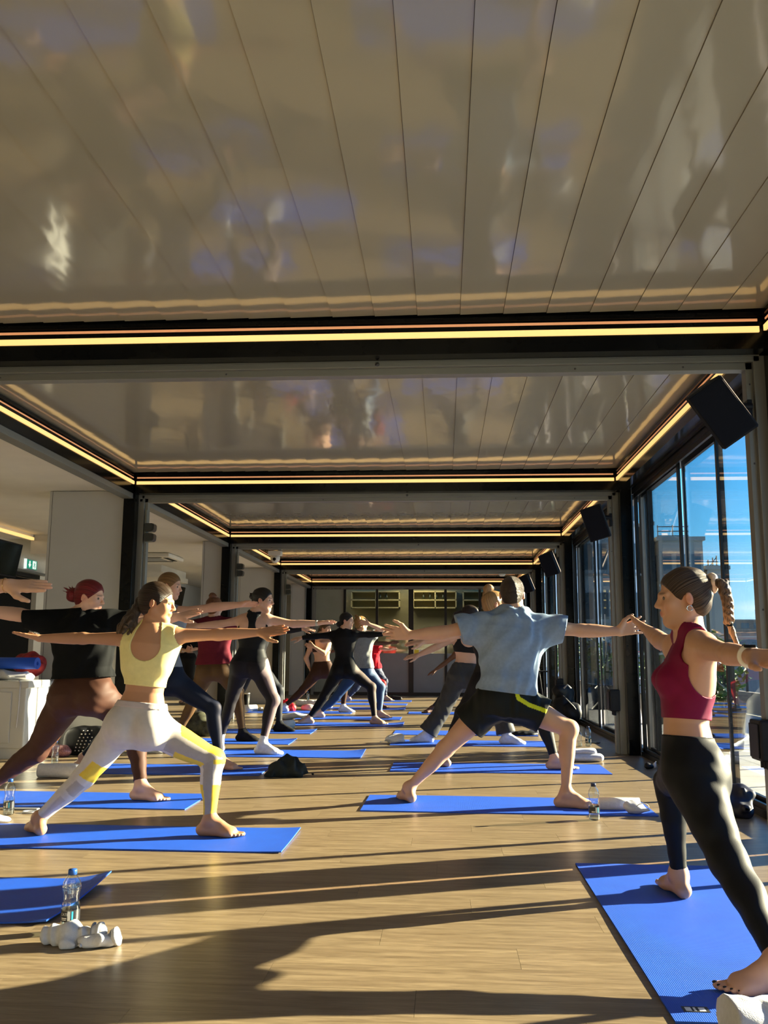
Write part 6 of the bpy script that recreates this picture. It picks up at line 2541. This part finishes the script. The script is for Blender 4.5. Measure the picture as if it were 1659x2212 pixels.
def building(label, x0, x1, y0, y1, z1, m, z0=-25, floors=0, cols=0, roof=True):
    t = thing('building', label, 'building', (0, 0, 0))
    MB().box(x0, x1, y0, y1, z0, z1).build('wall', m, t)
    MB().box(x0 - .15, x1 + .15, y0 - .15, y1 + .15, z1, z1 + .25).build('roof_edge', m_conc, t)
    if floors:
        fh = 3.2
        w = (x1 - x0) / cols
        wm = MB().box(w * .18, w * .82, -.06, .02, 0, 1.7).mesh('window', m_win)
        for f in range(floors):
            for c_ in range(cols):
                inst('window', wm, t, (x0 + w * c_, y0, z1 - 2.6 - fh * f))
        wd = (y1 - y0) / 4
        wm2 = MB().box(-.06, .02, wd * .15, wd * .85, 0, 1.7).mesh('window', m_win)
        for f in range(floors):
            for c_ in range(4):
                inst('window', wm2, t, (x0, y0 + wd * c_, z1 - 2.6 - fh * f))
            MB().box(x0 - .1, x1 + .05, y0 - .1, y0, z1 - 3.0 - fh * f, z1 - 2.85 - fh * f).build('string_course', m_conc, t)
    return t


building('tall grey office block seen through the far window bays', 7.9, 12.75, 60, 80, 15.5, m_facade, floors=5, cols=5)
b_ = building('beige stair tower beside the grey office block', 13.1, 13.6, 60, 66, 9.4, m_beige, floors=0)
b_ = building('square concrete plant block with roof railing', 14.0, 16.8, 60, 70, 8.4, m_conc, floors=2, cols=3)
for z in (8.7, 9.0, 9.3):
    MB().tube([(13.9, 59.9, z), (15.9, 59.9, z)], .035, 6).build('roof_rail', m_scaf, b_)
for x in (13.95, 14.9, 15.85):
    MB().tube([(x, 59.9, 8.4), (x, 59.9, 9.4)], .035, 6).build('roof_post', m_scaf, b_)
b_ = building('low concrete block with scaffolding beside the plant block', 17.3, 18.6, 61, 70, 6.6, m_conc, floors=0)
for x in (17.35, 17.65, 17.9):
    MB().tube([(x, 60.9, 6.6), (x, 60.9, 7.2 + (x - 17.3) * .5)], .04, 6).build('scaffold_pole', m_scaf, b_)
for z in (6.85, 7.1):
    MB().tube([(17.25, 60.9, z), (18.0, 60.9, z)], .03, 6).build('scaffold_tube', m_scaf, b_)
MB().tube([(17.3, 60.9, 6.6), (17.9, 60.9, 7.4)], .03, 6).build('scaffold_brace', m_scaf, b_)
building('long low brown building on the horizon', 90, 122, 300, 330, 12.5, mat('brown_cladding', (.14, .10, .08), rough=.8, noise=.15, nscale=.1), floors=2, cols=8)
building('dark flat roofed building below the horizon tower', 52, 80, 180, 210, 4.6, mat('slate_cladding', (.10, .10, .12), rough=.7), floors=1, cols=9)
t = building('distant blue tower with lattice facade', 303, 318, 900, 915, 46, mat('tower_blue', (.22, .36, .48), rough=.3, noise=.1, nscale=.1))
for i in range(5):
    for s_ in (-1, 1):
        x = 303 + 3 * i + 1.5
        MB().tube([(x - s_ * 3, 899.7, 8), (x + s_ * 3, 899.7, 27), (x - s_ * 3, 899.7, 45)], .35, 4).build('lattice_bar', mat('lattice', (.45, .55, .62), rough=.4), t)

for o_ in list(COL.objects):
    if o_.type == 'EMPTY' and o_.parent is None and o_.get('category') and o_.location.length < 1e-6 and o_.children:
        cs_ = [Vector(c_.matrix_basis @ Vector(b_)) for c_ in o_.children if c_.type == 'MESH' for b_ in c_.bound_box]
        if cs_:
            lo_ = [min(q[i] for q in cs_) for i in range(3)]
            hi_ = [max(q[i] for q in cs_) for i in range(3)]
            rebase(o_, ((lo_[0] + hi_[0]) / 2, (lo_[1] + hi_[1]) / 2, lo_[2]))
